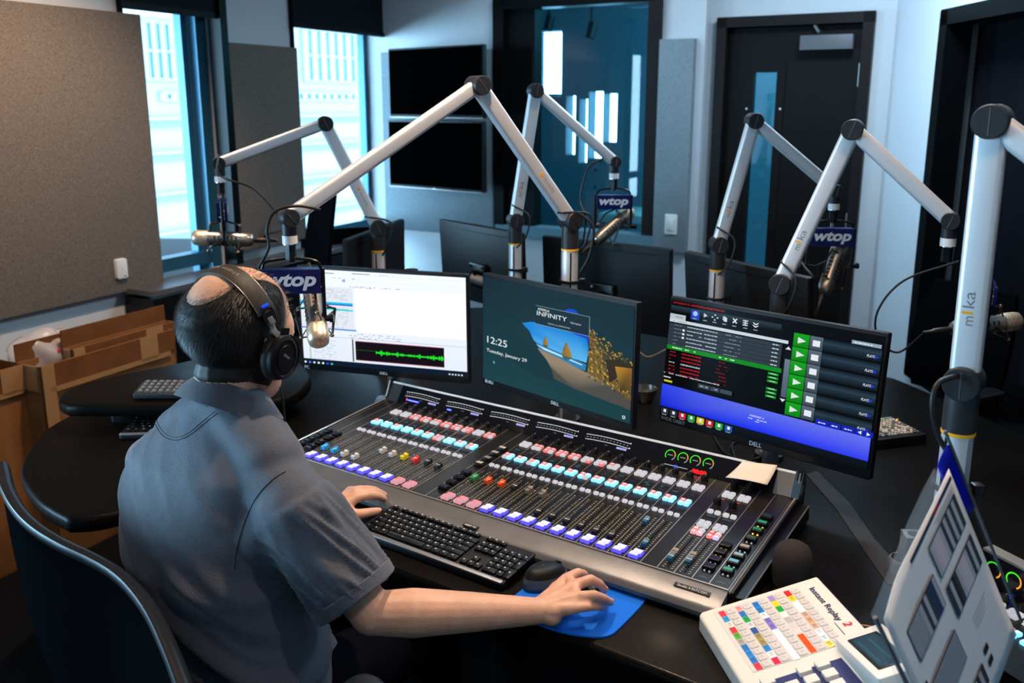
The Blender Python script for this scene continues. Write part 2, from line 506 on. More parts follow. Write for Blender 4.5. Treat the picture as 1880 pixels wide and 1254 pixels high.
# windows with aluminium frames, transom, glass
for i, (a, b_, za, zb) in enumerate((W1, W2, W3)):
    root = bpy.data.objects.new('window_%d' % (i + 1), None); col.objects.link(root); root.matrix_basis = WWALL @ Matrix.Translation((a, 0, za)); tag(root, kind='structure')
    w, h = b_ - a, zb - za
    f = MB('mullion')
    f.box((.02, .10, h / 2), (.04, .10, h)); f.box((w - .035, .10, h / 2), (.07, .10, h))
    f.box((w - .10, .13, h / 2), (.035, .05, h)); f.box((w / 2, .10, .02), (w, .10, .04)); f.box((w / 2, .10, h - .02), (w, .10, .04))
    f.box((w / 2, .115, .43), (w, .08, .07))
    if w > 1.2:
        for k in (1, 2): f.box((w * k / 3, .10, h / 2), (.05, .08, h))
    tag(f.build('window_frame', root, smooth=0), kind='structure')
    g = MB('window_glass'); g.quad((0, .11, 0), (w, .11, 0), (w, .11, h), (0, .11, h)); tag(g.build('window_pane', root, smooth=0), kind='structure')
    s = MB('dark_frame'); s.box((w + .02, .03 - .05, h / 2), (.05, .09, h)); s.box((-.012, .01, h / 2), (.024, .05, h))
    tag(s.build('window_side_channel', root, smooth=0), kind='structure')
    # portal so the daylight finds the opening
    pd = bpy.data.lights.new('window_daylight', 'AREA'); pd.shape = 'RECTANGLE'; pd.size = w; pd.size_y = h; pd.cycles.is_portal = True
    po = bpy.data.objects.new('window_daylight', pd); col.objects.link(po)
    po.matrix_basis = WWALL @ frame((a + w / 2, .2, za + h / 2), (-1, 0, 0), (0, 0, 1), (0, 1, 0)); 
    # roller blind pulled down over the head of the window
    bl = thing('roller_blind', WWALL @ Matrix.Translation((a, 0, 0)), ['dark roller blind half-hidden above the grey wall panel corner', 'dark roller blind above the window beside the stacked screens', 'dark roller blind over the long side window'][i], 'blind', 'roller blinds')
    zb2 = 2.215 if i < 2 else 2.3
    c_ = MB('blind'); c_.box((w / 2, -.035, (zb2 + 2.62) / 2), (w + .06, .006, 2.62 - zb2)); c_.build('blind_cloth', bl, smooth=0)
    c_ = MB('dark_frame'); c_.box((w / 2, -.035, zb2), (w + .06, .022, .03)); c_.build('bottom_bar', bl, smooth=0)
    c_ = MB('dark_frame'); c_.cyl((-.03, -.045, 2.64), (w + .03, -.045, 2.64), .035); c_.build('roller_tube', bl)

# opposite office building seen through the windows, about 50 m away
FB = frame(WP + o1 * 45, d1, o1, (0, 0, 1))
def locF(x, y): p = FB.inverted() @ onplane(x, y, FB @ Vector((0, 0, 0)), o1); return p.x, p.z
root = thing('office_building', FB, 'pale office building across the street seen through the windows', 'building')
m = MB('facade')
xa = locF(200, 200)[0]; xb = locF(760, 200)[0]
m.box(((xa + xb) / 2, 3, 1), (xb - xa + 60, 6, 34)); 
for yy in (212, 262, 322, 380, 425, 470):
    z = locF(600, yy)[1]; m.box(((xa + xb) / 2, -.15, z), (xb - xa + 60, .3, .22), mat='facade'); m.box(((xa + xb) / 2, -.1, z - .35), (xb - xa + 60, .22, .40), mat='ledge_shadow')  # dark strip below each ledge paints the shadow under it
m.build('facade', root, smooth=0)
def bayF(x0, x1, y0, y1, nx, ny, name='window_band'):
    a, z1 = locF(x0, y0); b_, z0 = locF(x1, y1)
    f = MB('facade_glass'); f.box(((a + b_) / 2, -.02, (z0 + z1) / 2), (b_ - a, .1, z1 - z0))
    for k in range(nx + 1): f.box((a + (b_ - a) * k / nx, -.15, (z0 + z1) / 2), (.18 if ny > 1 else .35, .2, z1 - z0), mat='facade')
    for k in range(ny + 1): f.box(((a + b_) / 2, -.12, z0 + (z1 - z0) * k / ny), (b_ - a, .2, .16), mat='facade')
    f.build(name, root, smooth=0)
bayF(256, 331, 38, 147, 4, 2); bayF(293, 335, 170, 184, 2, 1)
bayF(552, 664, 52, 152, 7, 2); bayF(540, 650, 170, 184, 8, 1)

# fabric panels on the window wall
def panel(name, M, x0, x1, z0, z1, label, mat='panel_fabric', th=.05):
    m = MB(mat); P = [(x0, z0), (x1, z0), (x1, z1), (x0, z1)]
    m.M = M @ frame((0, 0, 0), (1, 0, 0), (0, 0, 1), (0, -1, 0))
    m.prism(P, 0, th, bev=.006)
    return tag(m.build(name, smooth=30, loc=M @ Vector((x0, 0, z0))), label, 'acoustic panel', 'fabric acoustic wall panels')
panel('acoustic_panel', WWALL, -1.5, 0, .87, 2.18, 'large brown-grey fabric acoustic panel beside the first window')
panel('acoustic_panel', WWALL, .54, 1.11, .95, 2.085, 'grey fabric acoustic panel between the two windows')
# back wall -------------------------------------------------------
t_end = loc2(1284, 300)[0]
ix0, iz1 = loc2(925, 200)[0], loc2(1100, 2)[1]
ix1 = loc2(1200, 200)[0]; iz0 = loc2(1070, 430)[1]
IW = (ix0, ix1, iz0, iz1)
m = MB('wall_paint'); m.M = BWALL
wall_holes(m, cornerL - .2, t_end, 0, CEIL, .2, [IW])
struct(m, 'wall_back', smooth=0)
panel('acoustic_panel', BWALL, cornerL + .03, loc2(914, 200)[0], .90, 2.10, 'grey-blue fabric acoustic panel behind the stacked wall screens', 'panel_blue', .03)
px0, px1 = loc2(1211, 200)[0], loc2(1274, 200)[0]
panel('acoustic_panel', BWALL, px0, px1, .90, 2.12, 'narrow grey acoustic panel carrying the light switch', 'panel_blue', .05)
# interior studio window
w, h = ix1 - ix0, iz1 - iz0
root = bpy.data.objects.new('window_4', None); col.objects.link(root); root.matrix_basis = BWALL @ Matrix.Translation((ix0, 0, iz0)); tag(root, kind='structure')
f = MB('dark_frame')
for x_, mt in ((-.02, 'mullion'), (w + .0, 'brown_frame')): f.box((x_, .02, h / 2), (.075, .12, h + .1), mat='dark_frame' if x_ < 0 else 'brown_frame')
f.box((w / 2, .02, -.01), (w + .08, .14, .075), mat='teal_wall'); f.box((w / 2, .02, h + .01), (w, .12, .06))
f.box((.115, .05, h / 2), (.21, .10, h)); 
tag(f.build('window_frame', root, smooth=0), kind='structure')
g = MB('studio_glass'); g.quad((0, .13, 0), (w, .13, 0), (w, .13, h), (0, .13, h)); tag(g.build('window_pane', root, smooth=0), kind='structure')
# the room beyond the glass
m = MB('teal_wall'); m.M = BWALL
D_ = 1.9; xL = cornerL - .1; xR = 2.6
def locB(x, y): p = BWALL.inverted() @ onplane(x, y, BWALL @ Vector((0, D_, 0)), o2); return p.x, p.z
hs = []
for a, b_, y0, y1 in ((985, 1030, 58, 172), (1040, 1055, 176, 285), (1064, 1077, 182, 300), (1082, 1105, 168, 292), (1109, 1131, 172, 262)):
    x0, z1 = locB(a, y0); x1, z0 = locB(b_, y1); hs.append((x0, x1, max(z0, .3), z1))
wall_holes(m, xL, xR, 0, CEIL, .15, hs, y0=D_, mat='teal_wall')
m.box((xL - .08, D_ / 2 + .25, CEIL / 2), (.15, D_, CEIL)); m.box((xR + .08, D_ / 2 + .35, CEIL / 2), (.15, D_, CEIL))
struct(m, 'wall_far', smooth=0)
m = MB('mullion'); m.M = BWALL
x0, z1 = locB(985, 58); x1, z0 = locB(1030, 175)
for k in range(26): m.box(((x0 + x1) / 2, D_ - .03, z1 - .03 - k * (z1 - z0) / 26), (x1 - x0, .03, .008), mat='white_plastic')
o = m.build('venetian_blind', smooth=0, loc=BWALL @ Vector(((x0 + x1) / 2, D_ - .03, z1)))
tag(o, 'pale slatted blind in the room beyond the studio glass', 'blind')
for k, (pxx, pyy) in enumerate(((1005, 35), (1083, 48))):
    p = BWALL.inverted() @ onplane(pxx, pyy, BWALL @ Vector((0, 1.6, 0)), o2)
    t_ = thing('track_light', BWALL @ Matrix.Translation(p), ['track spotlight on the ceiling behind the glass, nearer the dark column', 'track spotlight on the ceiling behind the glass, nearer the right frame'][k], 'spotlight', 'track lights in the far room')
    m = MB('dark_grey'); m.cyl((0, 0, -.09), (.02, .02, .03), .035); m.build('lamp_head', t_)
    m = MB('dark_grey'); m.cyl((.01, .01, .02), (.01, .01, CEIL - p.z), .01); m.build('stem', t_)
# person-height white bench seen beyond the glass
p = BWALL.inverted() @ onplane(1178, 395, BWALL @ Vector((0, 1.2, 0)), o2)
m = MB('white_plastic'); m.M = BWALL; m.rbox((p.x, 1.2, p.z), (.5, .5, .06), .02); m.box((p.x - .2, 1.2, p.z / 2), (.04, .4, p.z)); m.box((p.x + .2, 1.2, p.z / 2), (.04, .4, p.z))
tag(m.build('table', loc=BWALL @ Vector((p.x, 1.2, 0))), 'pale table in the room beyond the studio glass', 'table')
for k, (qx, qy) in enumerate(((1104, 297), (1093, 312), (1092, 343))):
    p = onplane(qx, qy, BWALL @ Vector((0, 1.6, 0)), o2)
    m = MB('lit', S('2030ff', 5)); m.ball((0, 0, 0), .008, 8); m.box((0, 0, 0), (.02, .02, .02), mat='black_plastic')
    o = m.build('indicator_lamp', loc=None); o.location = p; tag(o, ['small blue indicator light behind the glass, topmost of three', 'small blue indicator light behind the glass, middle of three', 'small blue indicator light behind the glass, lowest of three'][k], 'indicator light', 'blue lights behind the glass')

# door wall -------------------------------------------------------
DOFF = .10
DWALL = BWALL @ Matrix.Translation((0, DOFF, 0))
def locD(x, y, off=0): p = DWALL.inverted() @ onplane(x, y, DWALL @ Vector((0, off, 0)), o2); return p.x, p.z
dx0, dz1 = locD(1322, 34); dx1 = locD(1610, 21)[0]
tR = locD(1626, 250)[0]
m = MB('wall_paint'); m.M = DWALL
wall_holes(m, t_end - .05, tR + .1, 0, CEIL, .16, [(dx0 + .02, dx1 - .02, 0, dz1 - .02)])
struct(m, 'wall_door', smooth=0)
fw = .055; W_ = dx1 - dx0
root = bpy.data.objects.new('door_1', None); col.objects.link(root); root.matrix_basis = DWALL @ Matrix.Translation((dx0, 0, 0)); tag(root, kind='structure')
f = MB('brown_frame')
f.box((fw / 2, -.01, dz1 / 2), (fw, .10, dz1)); f.box((W_ - fw / 2, -.01, dz1 / 2), (fw, .10, dz1)); f.box((W_ / 2, -.01, dz1 - fw / 2), (W_, .10, fw))
tag(f.build('door_frame', root, smooth=0), kind='structure')
vx0, vz1 = locD(1385, 133); vx1 = locD(1427, 133)[0]; vx0 -= dx0; vx1 -= dx0; vz0 = .62
f = MB('door_wood'); wall_holes(f, fw + .006, W_ - fw - .006, .01, dz1 - fw - .006, .045, [(vx0, vx1, vz0, vz1)], y0=.0, mat='door_wood')
leaf = tag(f.build('door_leaf', root, smooth=0), kind='structure')
f = MB('dark_frame'); wall_holes(f, vx0 - .045, vx1 + .045, vz0 - .05, vz1 + .05, .006, [(vx0, vx1, vz0, vz1)], y0=-.006, mat='door_wood')
for k in range(7):
    z = vz0 - .03 + (vz1 - vz0 + .06) * k / 6
    for x_ in (vx0 - .03, vx1 + .03): f.cyl((x_, -.006, z), (x_, -.010, z), .006, mat='chrome' if k % 2 else 'dark_frame')
tag(f.build('vision_panel_trim', root, smooth=0), kind='structure')
f = MB('studio_glass'); f.quad((vx0, .02, vz0), (vx1, .02, vz0), (vx1, .02, vz1), (vx0, .02, vz1)); tag(f.build('vision_panel_pane', root, smooth=0), kind='structure')
f = MB('grey_plastic'); f.rbox((W_ - .23, -.05, dz1 - .15), (.27, .06, .075), .006); f.set('alu_dark'); f.tube([(W_ - .3, -.04, dz1 - .06), (W_ - .27, -.06, dz1 - .10)], .008); tag(f.build('door_closer', root, smooth=30), kind='structure')
f = MB('dark_frame'); f.box((fw + .01, .056, dz1 / 2), (.05, .012, dz1)); f.box((W_ - fw - .01, .056, dz1 / 2), (.05, .012, dz1)); f.box((W_ / 2, .056, dz1 - fw - .01), (W_ - .02, .012, .06)); tag(f.build('door_stop', root, smooth=0), kind='structure')
f = MB('alu_dark')
for z in (dz1 - .32, dz1 * .5, .3): f.cyl((W_ - fw - .002, -.014, z - .06), (W_ - fw - .002, -.014, z + .06), .009)
tag(f.build('door_hinge', root), kind='structure')
f = MB('steel'); f.box((W_ - .13, -.012, 1.22), (.03, .022, .16)); f.cyl((W_ - .13, -.02, 1.19), (W_ - .13, -.05, 1.19), .009); f.cyl((W_ - .13, -.05, 1.19), (W_ - .13, -.05, 1.08), .009)
tag(f.build('door_handle', root), kind='structure')
# corridor beyond the door: teal wall with daylight openings
m = MB('teal_wall'); m.M = DWALL; x0 = dx0 - .6
wall_holes(m, x0, x0 + 3.2, 0, CEIL, .1, [(x0 + .75, x0 + 1.35, 1.05, 1.25), (x0 + .65, x0 + 1.5, 1.42, 1.62)], y0=2.6, mat='teal_wall')
m.box((x0 + 3.2, 1.4, CEIL / 2), (.1, 2.5, CEIL)); struct(m, 'wall_corridor', smooth=0)
lamp('corridor_fill', 'POINT', DWALL @ Vector((dx0 + .4, 1.5, 2.5)), 70, (.2, .75, .9), .15)  # added unseen teal fill, makes the door glass brighter
lamp('far_room_fill', 'POINT', BWALL @ Vector((.9, 1.0, 2.6)), 50, (.25, .75, 1.0), .15)  # added unseen fill, brightens the room behind the studio glass
# light switch on the narrow panel
x_, z_ = loc2(1232, 412, -.05)
m = MB('white_plastic'); m.M = BWALL @ frame((x_, -.05, z_), (1, 0, 0), (0, 0, 1), (0, -1, 0))
root = thing('light_switch', BWALL @ Matrix.Translation((x_, -.05, z_)), 'white rocker light switch on the narrow grey panel', 'switch')
m.rbox((0, 0, .004), (.075, .12, .008), .006); m.build('plate', root, world=True)
m = MB('white_plastic'); m.M = BWALL @ frame((x_, -.05, z_), (1, 0, 0), (0, 0, 1), (0, -1, 0)); m.rbox((0, 0, .010), (.034, .068, .006), .002); m.build('rocker', root, world=True)
# right wall (toward the camera) with the black control-room window
XR = (DWALL @ Vector((tR, 0, 0))).x; YR = (DWALL @ Vector((tR, 0, 0))).y
def locR(x, y): p = onplane(x, y, (XR, 0, 0), (1, 0, 0)); return p.y, p.z
wy1, wz1 = locR(1740, 20)
m = MB('wall_paint'); m.M = frame((XR, YR, 0), (0, -1, 0), (1, 0, 0), (0, 0, 1))
wl = YR - wy1
wall_holes(m, -.35, YR + 3.0, 0, CEIL, .25, [(wl, wl + 3.4, .45, wz1)])
struct(m, 'wall_right', smooth=0)
root = bpy.data.objects.new('window_5', None); col.objects.link(root); root.matrix_basis = m.M @ Matrix.Translation((wl, 0, .45)); tag(root, kind='structure')
h = wz1 - .45
f = MB('dark_frame'); f.box((.03, .03, h / 2), (.07, .12, h)); f.box((1.7, .03, h - .03), (3.4, .12, .07)); f.box((1.7, .03, .03), (3.4, .12, .07)); f.box((3.37, .03, h / 2), (.07, .12, h)); f.box((1.75, .10, h / 2), (.05, .06, h))
tag(f.build('window_frame', root, smooth=0), kind='structure')
f = MB('black_gloss'); f.box((1.7, .16, h / 2), (3.4, .02, h)); tag(f.build('window_pane', root, smooth=0), kind='structure')
m = MB('wall_paint'); m.box((-1, -3.1, CEIL / 2), (14, .2, CEIL)); struct(m, 'wall_rear', smooth=0)

# sensor on the big panel
p = onplane(220, 493, WP, o1)
MS = frame(p, d1, (0, 0, 1), -o1)
root = thing('wall_sensor', MS, 'small white plastic sensor on the large brown-grey panel', 'sensor')
m = MB('white_plastic'); m.rbox((0, 0, .010), (.062, .098, .02), .010); m.build('housing', root)
m = MB('dark_grey'); m.box((.012, -.036, .0202), (.012, .004, .0004)); m.cyl((-.002, 0, .020), (-.002, 0, .0206), .0015); m.build('marks', root, smooth=0)

# stacked wall screens --------------------------------------------
AT = R(127.2); dt = Vector((math.sin(AT), math.cos(AT), 0)); ot = Vector((-math.cos(AT), math.sin(AT), 0))
TP = aty(712, 217, 5.93)
def locT(x, y): p = frame(TP, dt, ot, (0, 0, 1)).inverted() @ onplane(x, y, TP, ot); return p.x, p.z
for k, (ya, yb, yc, yd) in enumerate(((90, 214, 80, 219), (220, 341, 223, 355))):
    xa, z1 = locT(712, ya); xb, z0 = locT(887, yd); z1b = locT(887, yc)[1]; z0b = locT(713, yb)[1]
    z1 = (z1 + z1b) / 2; z0 = (z0 + z0b) / 2
    root = thing('wall_screen', frame(TP + dt * xa + Vector((0, 0, z0)), dt, ot, (0, 0, 1)), ['upper of the two black wall screens between window and studio glass', 'lower of the two black wall screens between window and studio glass'][k], 'television', 'stacked wall screens')
    w, h = xb - xa, z1 - z0
    m = MB('black_plastic'); m.M = frame((0, 0, 0), (1, 0, 0), (0, 0, 1), (0, -1, 0)); m.rbox((w / 2, h / 2, -.02), (w, h, .035), .006, mat='black_plastic'); m.build('casing', root)
    m = MB('tv_screen'); m.box((w / 2, -.004, h / 2 + .004), (w - .024, .004, h - .03)); m.build('screen', root, smooth=0)
    m = MB('alu_dark'); m.box((w / 2, -.001, .0015), (w - .004, .004, .003)); m.box((w / 2, -.005, .006), (.02, .003, .005)); m.build('bottom_trim', root, smooth=0)
    m = MB('black_plastic'); m.box((w / 2 - .05, .10, h / 2), (.2, .16, .2)); m.build('wall_bracket', root, smooth=0)
# ================================================================ DESK AND FURNITURE
UP = Vector((0, 0, 1)); DZ = .74
def deskslab(name, pts, z, th, root=None, n_=6, **k):
    P = [Vector((x, y, 0)) for x, y in pts]; P = P + [P[0]]
    C = bez(P, n_)[:-1]
    m = MB('desk'); m.prism([(p.x, p.y) for p in C], z - th, z, bev=.012, botbev=.012)
    return m.build(name, root, world=root is not None, smooth=50)
outline = [(-1.127, 2.03), (-1.05, 2.045), (-.93, 2.12), (-.78, 2.12), (-.6, 2.04), (-.45, 1.925), (-.333, 1.836), (-.137, 1.706), (.071, 1.561), (.3, 1.405),
           (.62, 1.18), (1.05, .92), (1.5, .95), (1.72, 1.4), (1.74, 2.2), (1.62, 2.65), (1.49, 3.12), (1.43, 3.23), (1.2, 3.55), (.7, 3.95), (0, 4.35), (-.5, 4.25), (-.95, 3.85),
           (-1.25, 3.4), (-1.42, 3.05), (-1.492, 2.8), (-1.506, 2.629), (-1.461, 2.448), (-1.41, 2.325), (-1.345, 2.234), (-1.262, 2.139), (-1.197, 2.082)]
desk = thing('studio_desk', (0, 2.6, 0), 'large black curved studio desk carrying the mixing console and screens', 'desk')
deskslab('desktop', outline, DZ, .045, desk)
m = MB('black_satin'); m.M = Matrix.Translation((0, -2.6, 0))
def ped(name, x, y, w, d, ang, h=DZ - .045):
    m = MB('black_satin'); M = Matrix.Translation((x, y - 2.6, 0)) @ Matrix.Rotation(R(ang), 4, 'Z')
    m.M = M; m.rbox((0, 0, h / 2), (w, d, h), .01, bev=.004); o = m.build(name, desk, smooth=30); return o, M
ped('pedestal', -.95, 2.75, .5, .4, -33); ped('pedestal', .9, 2.6, .6, .5, -33); ped('pedestal', .2, 3.5, 1.0, .4, -20)
ped('pedestal', .80, 1.62, .35, .36, -33)
o, M = ped('pedestal', .25, 1.99, .50, .36, -33)
m = MB('steel'); m.M = M @ Matrix.Translation((-.02, -.182, .59)); m.tube(bez([(-.05, 0, 0), (-.035, -.02, -.006), (0, -.024, -.01), (.035, -.02, -.006), (.05, 0, 0)], 4), .005); m.build('handle', o, world=False)
# the joint between desk sections: black cable trough lid
P = [at(x, y, DZ) for x, y in ((1480, 872), (1500, 866), (1560, 925), (1605, 990), (1655, 1045), (1650, 1075), (1630, 1075), (1585, 1010), (1535, 935))]
m = MB('rubber'); m.M = Matrix.Translation((0, -2.6, 0)); m.prism([(p.x, p.y) for p in reversed(P)], DZ + .0002, DZ + .002); m.build('cable_trough', desk, smooth=0)

# raised side shelf at the far left
shelf = thing('side_shelf', (-1.1, 2.8, DZ), 'raised black shelf with rounded end at the left of the desk', 'shelf')
deskslab('shelf_top', [(-1.40, 2.60), (-1.165, 2.60), (-.85, 2.62), (-.72, 2.7), (-.70, 2.9), (-.85, 3.15), (-1.05, 3.22), (-1.23, 3.05), (-1.372, 2.92), (-1.466, 2.80), (-1.478, 2.73), (-1.455, 2.65)], .84, .042, shelf, 5)
m = MB('black_satin')
for x, y in ((-1.28, 2.78), (-.85, 2.85)): m = MB('black_satin'); m.rbox((x, y, .77), (.08, .16, .056), .01); m.build('riser', shelf, world=True)

# ---------------------------------------------------------------- low black cabinet under the windows
m = MB('black_satin'); z_ = .885
t0 = (WWALL.inverted() @ at(281, 536, z_)).x; yy = (WWALL.inverted() @ at(281, 536, z_)).y; t1 = (WWALL.inverted() @ at(690, 437, z_)).x
root = thing('low_cabinet', WWALL @ Matrix.Translation((t0, 0, 0)), 'low black cabinet with pale top edge under the windows', 'cabinet')
w = t1 - t0; d_ = -yy
m.box((w / 2, -d_ / 2 - .01, z_ / 2 - .02), (w, d_ - .03, z_ - .04)); m.build('body', root, smooth=0)
m = MB('cardboard_dark'); m.set('alu_dark'); m.box((w / 2, -d_ / 2, z_ - .012), (w + .01, d_, .024), mat='console_metal'); m.build('top', root, smooth=0)

# ---------------------------------------------------------------- cardboard cartons against the left wall
def carton(xy_px, x2_px, z, off, th, label, flap=True, mat='cardboard'):
    a = WWALL.inverted() @ at(*xy_px, z); b_ = WWALL.inverted() @ at(*x2_px, z)
    x0, x1 = a.x, b_.x; y = (a.y + b_.y) / 2
    root = thing('cardboard_carton', WWALL @ Matrix.Translation((x0, y, 0)), label, 'box', 'cardboard cartons by the left wall')
    w = x1 - x0; t = .004
    m = MB(mat)
    m.box((w / 2, t / 2, z / 2), (w, t, z)); m.box((w / 2, th - t / 2, z / 2), (w, t, z)); m.box((t / 2, th / 2, z / 2), (t, th, z)); m.box((w - t / 2, th / 2, z / 2), (t, th, z)); m.box((w / 2, th / 2, t), (w, th, t))
    m.build('carton_walls', root, smooth=0)
    m = MB('cardboard_dark'); m.box((w / 2, -.004, z - .045), (w * .99, .005, .09)); m.box((w / 2, th + .004, z + .02), (w, .005, .10)); m.build('folded_flap', root, smooth=0)
    m = MB('tape'); m.box((.03, -.008, z - .20), (.05, .003, .40)); m.box((-.002, th / 2, z - .05), (.003, th * .8, .1)); m.box((w * .78, -.008, z - .05), (.09, .003, .10)); m.box((w / 2, -.0085, z - .10), (w * .9, .002, .02)); m.build('tape', root, smooth=0)
    return root
carton((58, 672), (330, 606), .80, 0, .13, 'cardboard carton with pale packing tape, nearest the desk')
carton((-70, 700), (40, 668), .80, 0, .14, 'cardboard carton cut off by the picture edge')
c3 = carton((118, 640), (330, 592), .82, 0, .05, 'rear cardboard carton standing against the wall')
# clear bag stuffed between the cartons
p = at(80, 648, .80); rng = random.Random(4)
m = MB('bag_plastic'); m.ball((0, 0, 0), (.17, .09, .10), 28)
o = m.build('plastic_bag'); o.location = p + Vector((.0, .05, -.02)); o.rotation_euler = (0, .1, R(60))
for v in o.data.vertices: v.co += v.co.normalized() * .028 * noise.noise(v.co * 22) + Vector((0, 0, .02)) * noise.noise(v.co * 9)
tag(o, 'crumpled clear plastic bag with red print stuffed in the cartons', 'bag')
m = MB('print', S('c0304a'));
for k in range(5): m.rbox((-.02 + k * .018, -.086, .03 + .004 * (k % 2)), (.010, .002, .02), .002)
q = m.build('red_print', o)

# ---------------------------------------------------------------- office chairs
def office_chair(name, loc, rz, label, group='office chairs around the desk', h=1.12):
    root = thing(name, Matrix.Translation(loc) @ Matrix.Rotation(R(rz), 4, 'Z'), label, 'chair', group)
    m = MB('chair_black'); m.rbox((0, 0, .46), (.48, .46, .07), .09, bev=.02); m.build('seat', root)
    m = MB('chair_black'); pts = []
    n_ = 9; vs = []; fs = []
    for i in range(n_):
        for j in range(n_):
            u = (j / (n_ - 1) - .5) * 2; v = i / (n_ - 1); z = .55 + v * (h - .55)
            w = .20 + .03 * math.sin(v * math.pi) - .05 * max(0, v - .75)
            vs.append((u * w, -.22 - .07 * v + .06 * (1 - u * u) * -1 * .4 + .03 * math.sin(v * 3.1), z))
    k_ = len(vs); vs += [(x, y - .02, z) for x, y, z in vs]
    for i in range(n_ - 1):
        for j in range(n_ - 1):
            a = i * n_ + j; fs += [(a, a + 1, a + n_ + 1, a + n_), (k_ + a, k_ + a + n_, k_ + a + n_ + 1, k_ + a + 1)]
    for i in range(n_ - 1):
        for a, b_ in ((i, i + 1), ((n_ - 1) * n_ + i + 1, (n_ - 1) * n_ + i)): fs.append((b_, a, a + k_, b_ + k_))
        for a, b_ in (((i + 1) * n_, i * n_), (i * n_ + n_ - 1, (i + 1) * n_ + n_ - 1)): fs.append((b_, a, a + k_, b_ + k_))
    m.add(vs, fs); m.build('backrest', root)
    m = MB('chair_frame'); m.tube([(0, -.1, .40), (0, -.27, .45), (0, -.31, .62), (0, -.33, .8)], .02, 8); m.build('back_bar', root)
    for s in (-1, 1):
        m = MB('chair_frame'); m.tube([(s * .24, 0, .42), (s * .29, 0, .5), (s * .29, 0, .66)], .016, 8); m.rbox((s * .29, .02, .675), (.085, .27, .03), .035); m.build('armrest', root)
    m = MB('chair_frame'); m.cyl((0, 0, .12), (0, 0, .43), .03); m.build('gas_column', root)
    for k in range(5):
        a = R(72 * k + 18); m = MB('chair_frame'); m.tube([(0, 0, .13), (.3 * math.cos(a), .3 * math.sin(a), .075)], [.028, .018], 8); m.cyl((.3 * math.cos(a) - .02 * math.sin(a), .3 * math.sin(a) + .02 * math.cos(a), .03), (.3 * math.cos(a) + .02 * math.sin(a), .3 * math.sin(a) - .02 * math.cos(a), .03), .03); m.build('leg', root)
    return root
office_chair('office_chair', aty(500, 460, 4.55).xy.to_3d(), 118, 'empty black office chair with tall narrow backrest by the windows', h=1.30)
office_chair('office_chair', aty(680, 440, 5.3).xy.to_3d(), 200, 'black office chair whose armrest shows against the second window', h=.98)
office_chair('office_chair', (1.66, 3.42, 0), 115, 'black office chair pushed up beyond the right side of the desk', h=1.02)

# ---------------------------------------------------------------- monitors
def monitor(c, w, h, yaw, tilt, label, group, screen=True, bezel='black_plastic', foot=True, name='monitor'):
    """c: centre of the front face; yaw: direction of the screen's right side from +X"""
    x = Vector((math.cos(yaw), math.sin(yaw), 0)); fwd = Vector((math.sin(yaw), -math.cos(yaw), 0))
    up = Vector((0, 0, 1)) * math.cos(tilt) - fwd * math.sin(tilt); nrm = x.cross(up)
    M = frame(c, x, up, nrm)                    # local: x right, y up, z out of the screen
    root = thing(name, M, label, 'monitor', group)
    m = MB(bezel); m.rbox((0, 0, -.012), (w, h, .022), .004, bev=.002); m.rbox((0, -.01, -.032), (w * .55, h * .6, .03), .02, bev=.012); m.build('casing', root)
    m = MB('black_satin'); zc = Vector(c).z; base = M.inverted() @ Vector((c[0], c[1], DZ + .002)) 
    b0 = Vector((0, -h * .2, -.05)); bw = M @ b0
    if foot:
        P = [M @ Vector((0, -.02, -.04)), M @ Vector((0, -.04, -.085)), Vector((bw.x - nrm.x * .035, bw.y - nrm.y * .035, DZ + .02))]
        f = MB('alu_dark'); f.cyl(P[2] - Vector((0, 0, .02)), P[2] + Vector((0, 0, bw.z - DZ)), .022); f.rbox((P[2].x, P[2].y, DZ + .006), (.14, .12, .01), .02); f.build('stand_pole', root, world=True)
        f = MB('black_satin'); f.tube([P[0], P[1], P[2] + Vector((0, 0, bw.z - DZ))], .02, 8); f.build('tilt_bracket', root, world=True)
    return root, M
scr_c = S('ffffff')
class Screen:
    """draws in 0..1 screen coordinates, origin at the top left"""
    def __init__(s, w, h, off=.0006):
        s.w, s.h = w, h; s.m = MB('screen'); s.k = 0; s.m.M = Matrix.Translation((-w / 2, h / 2, off))
    def P(s, x, y, k=None): return (x * s.w, -y * s.h, (s.k if k is None else k) * .00006)
    def rect(s, x0, y0, x1, y1, c, c2=None):
        s.k += 1; c2 = c2 or c
        s.m.add([s.P(x0, y1), s.P(x1, y1), s.P(x1, y0), s.P(x0, y0)], [(0, 1, 2, 3)], cols=[c2, c2, c, c]); return s
    def poly(s, pts, c, cols=None):
        s.k += 1; a = sum(pts[i - 1][0] * pts[i][1] - pts[i][0] * pts[i - 1][1] for i in range(len(pts)))
        if a > 0: pts = pts[::-1]; cols = cols[::-1] if cols else None
        s.m.add([s.P(*p) for p in pts], [tuple(range(len(pts)))], c=c, cols=cols); return s
    def text(s, t, x, y, hgt, c, bold=0, align='l', wd=None, shear=0):
        s.k += 1; M = Matrix.Translation(s.P(x, y)); s.m.text(t, M, hgt * s.h, bold, shear, c=c, align=align, width=wd and wd * s.w); return s
    def dashes(s, x0, x1, y, c, rng, hgt=.006, dens=.7):
        x = x0; s.k += 1
        while x < x1:
            l = rng.uniform(.004, .018)
            if rng.random() < dens: s.m.add([s.P(x, y + hgt), s.P(min(x + l, x1), y + hgt), s.P(min(x + l, x1), y), s.P(x, y)], [(0, 1, 2, 3)], c=c)
            x += l + .003
        return s
KS = 1.13; SW, SH = .527 * KS, .296 * KS; SW0, SH0 = .538 * KS, .325 * KS
def MSC(x, y, z): return (x * KS, y * KS, CAM_H - (CAM_H - z) * KS)
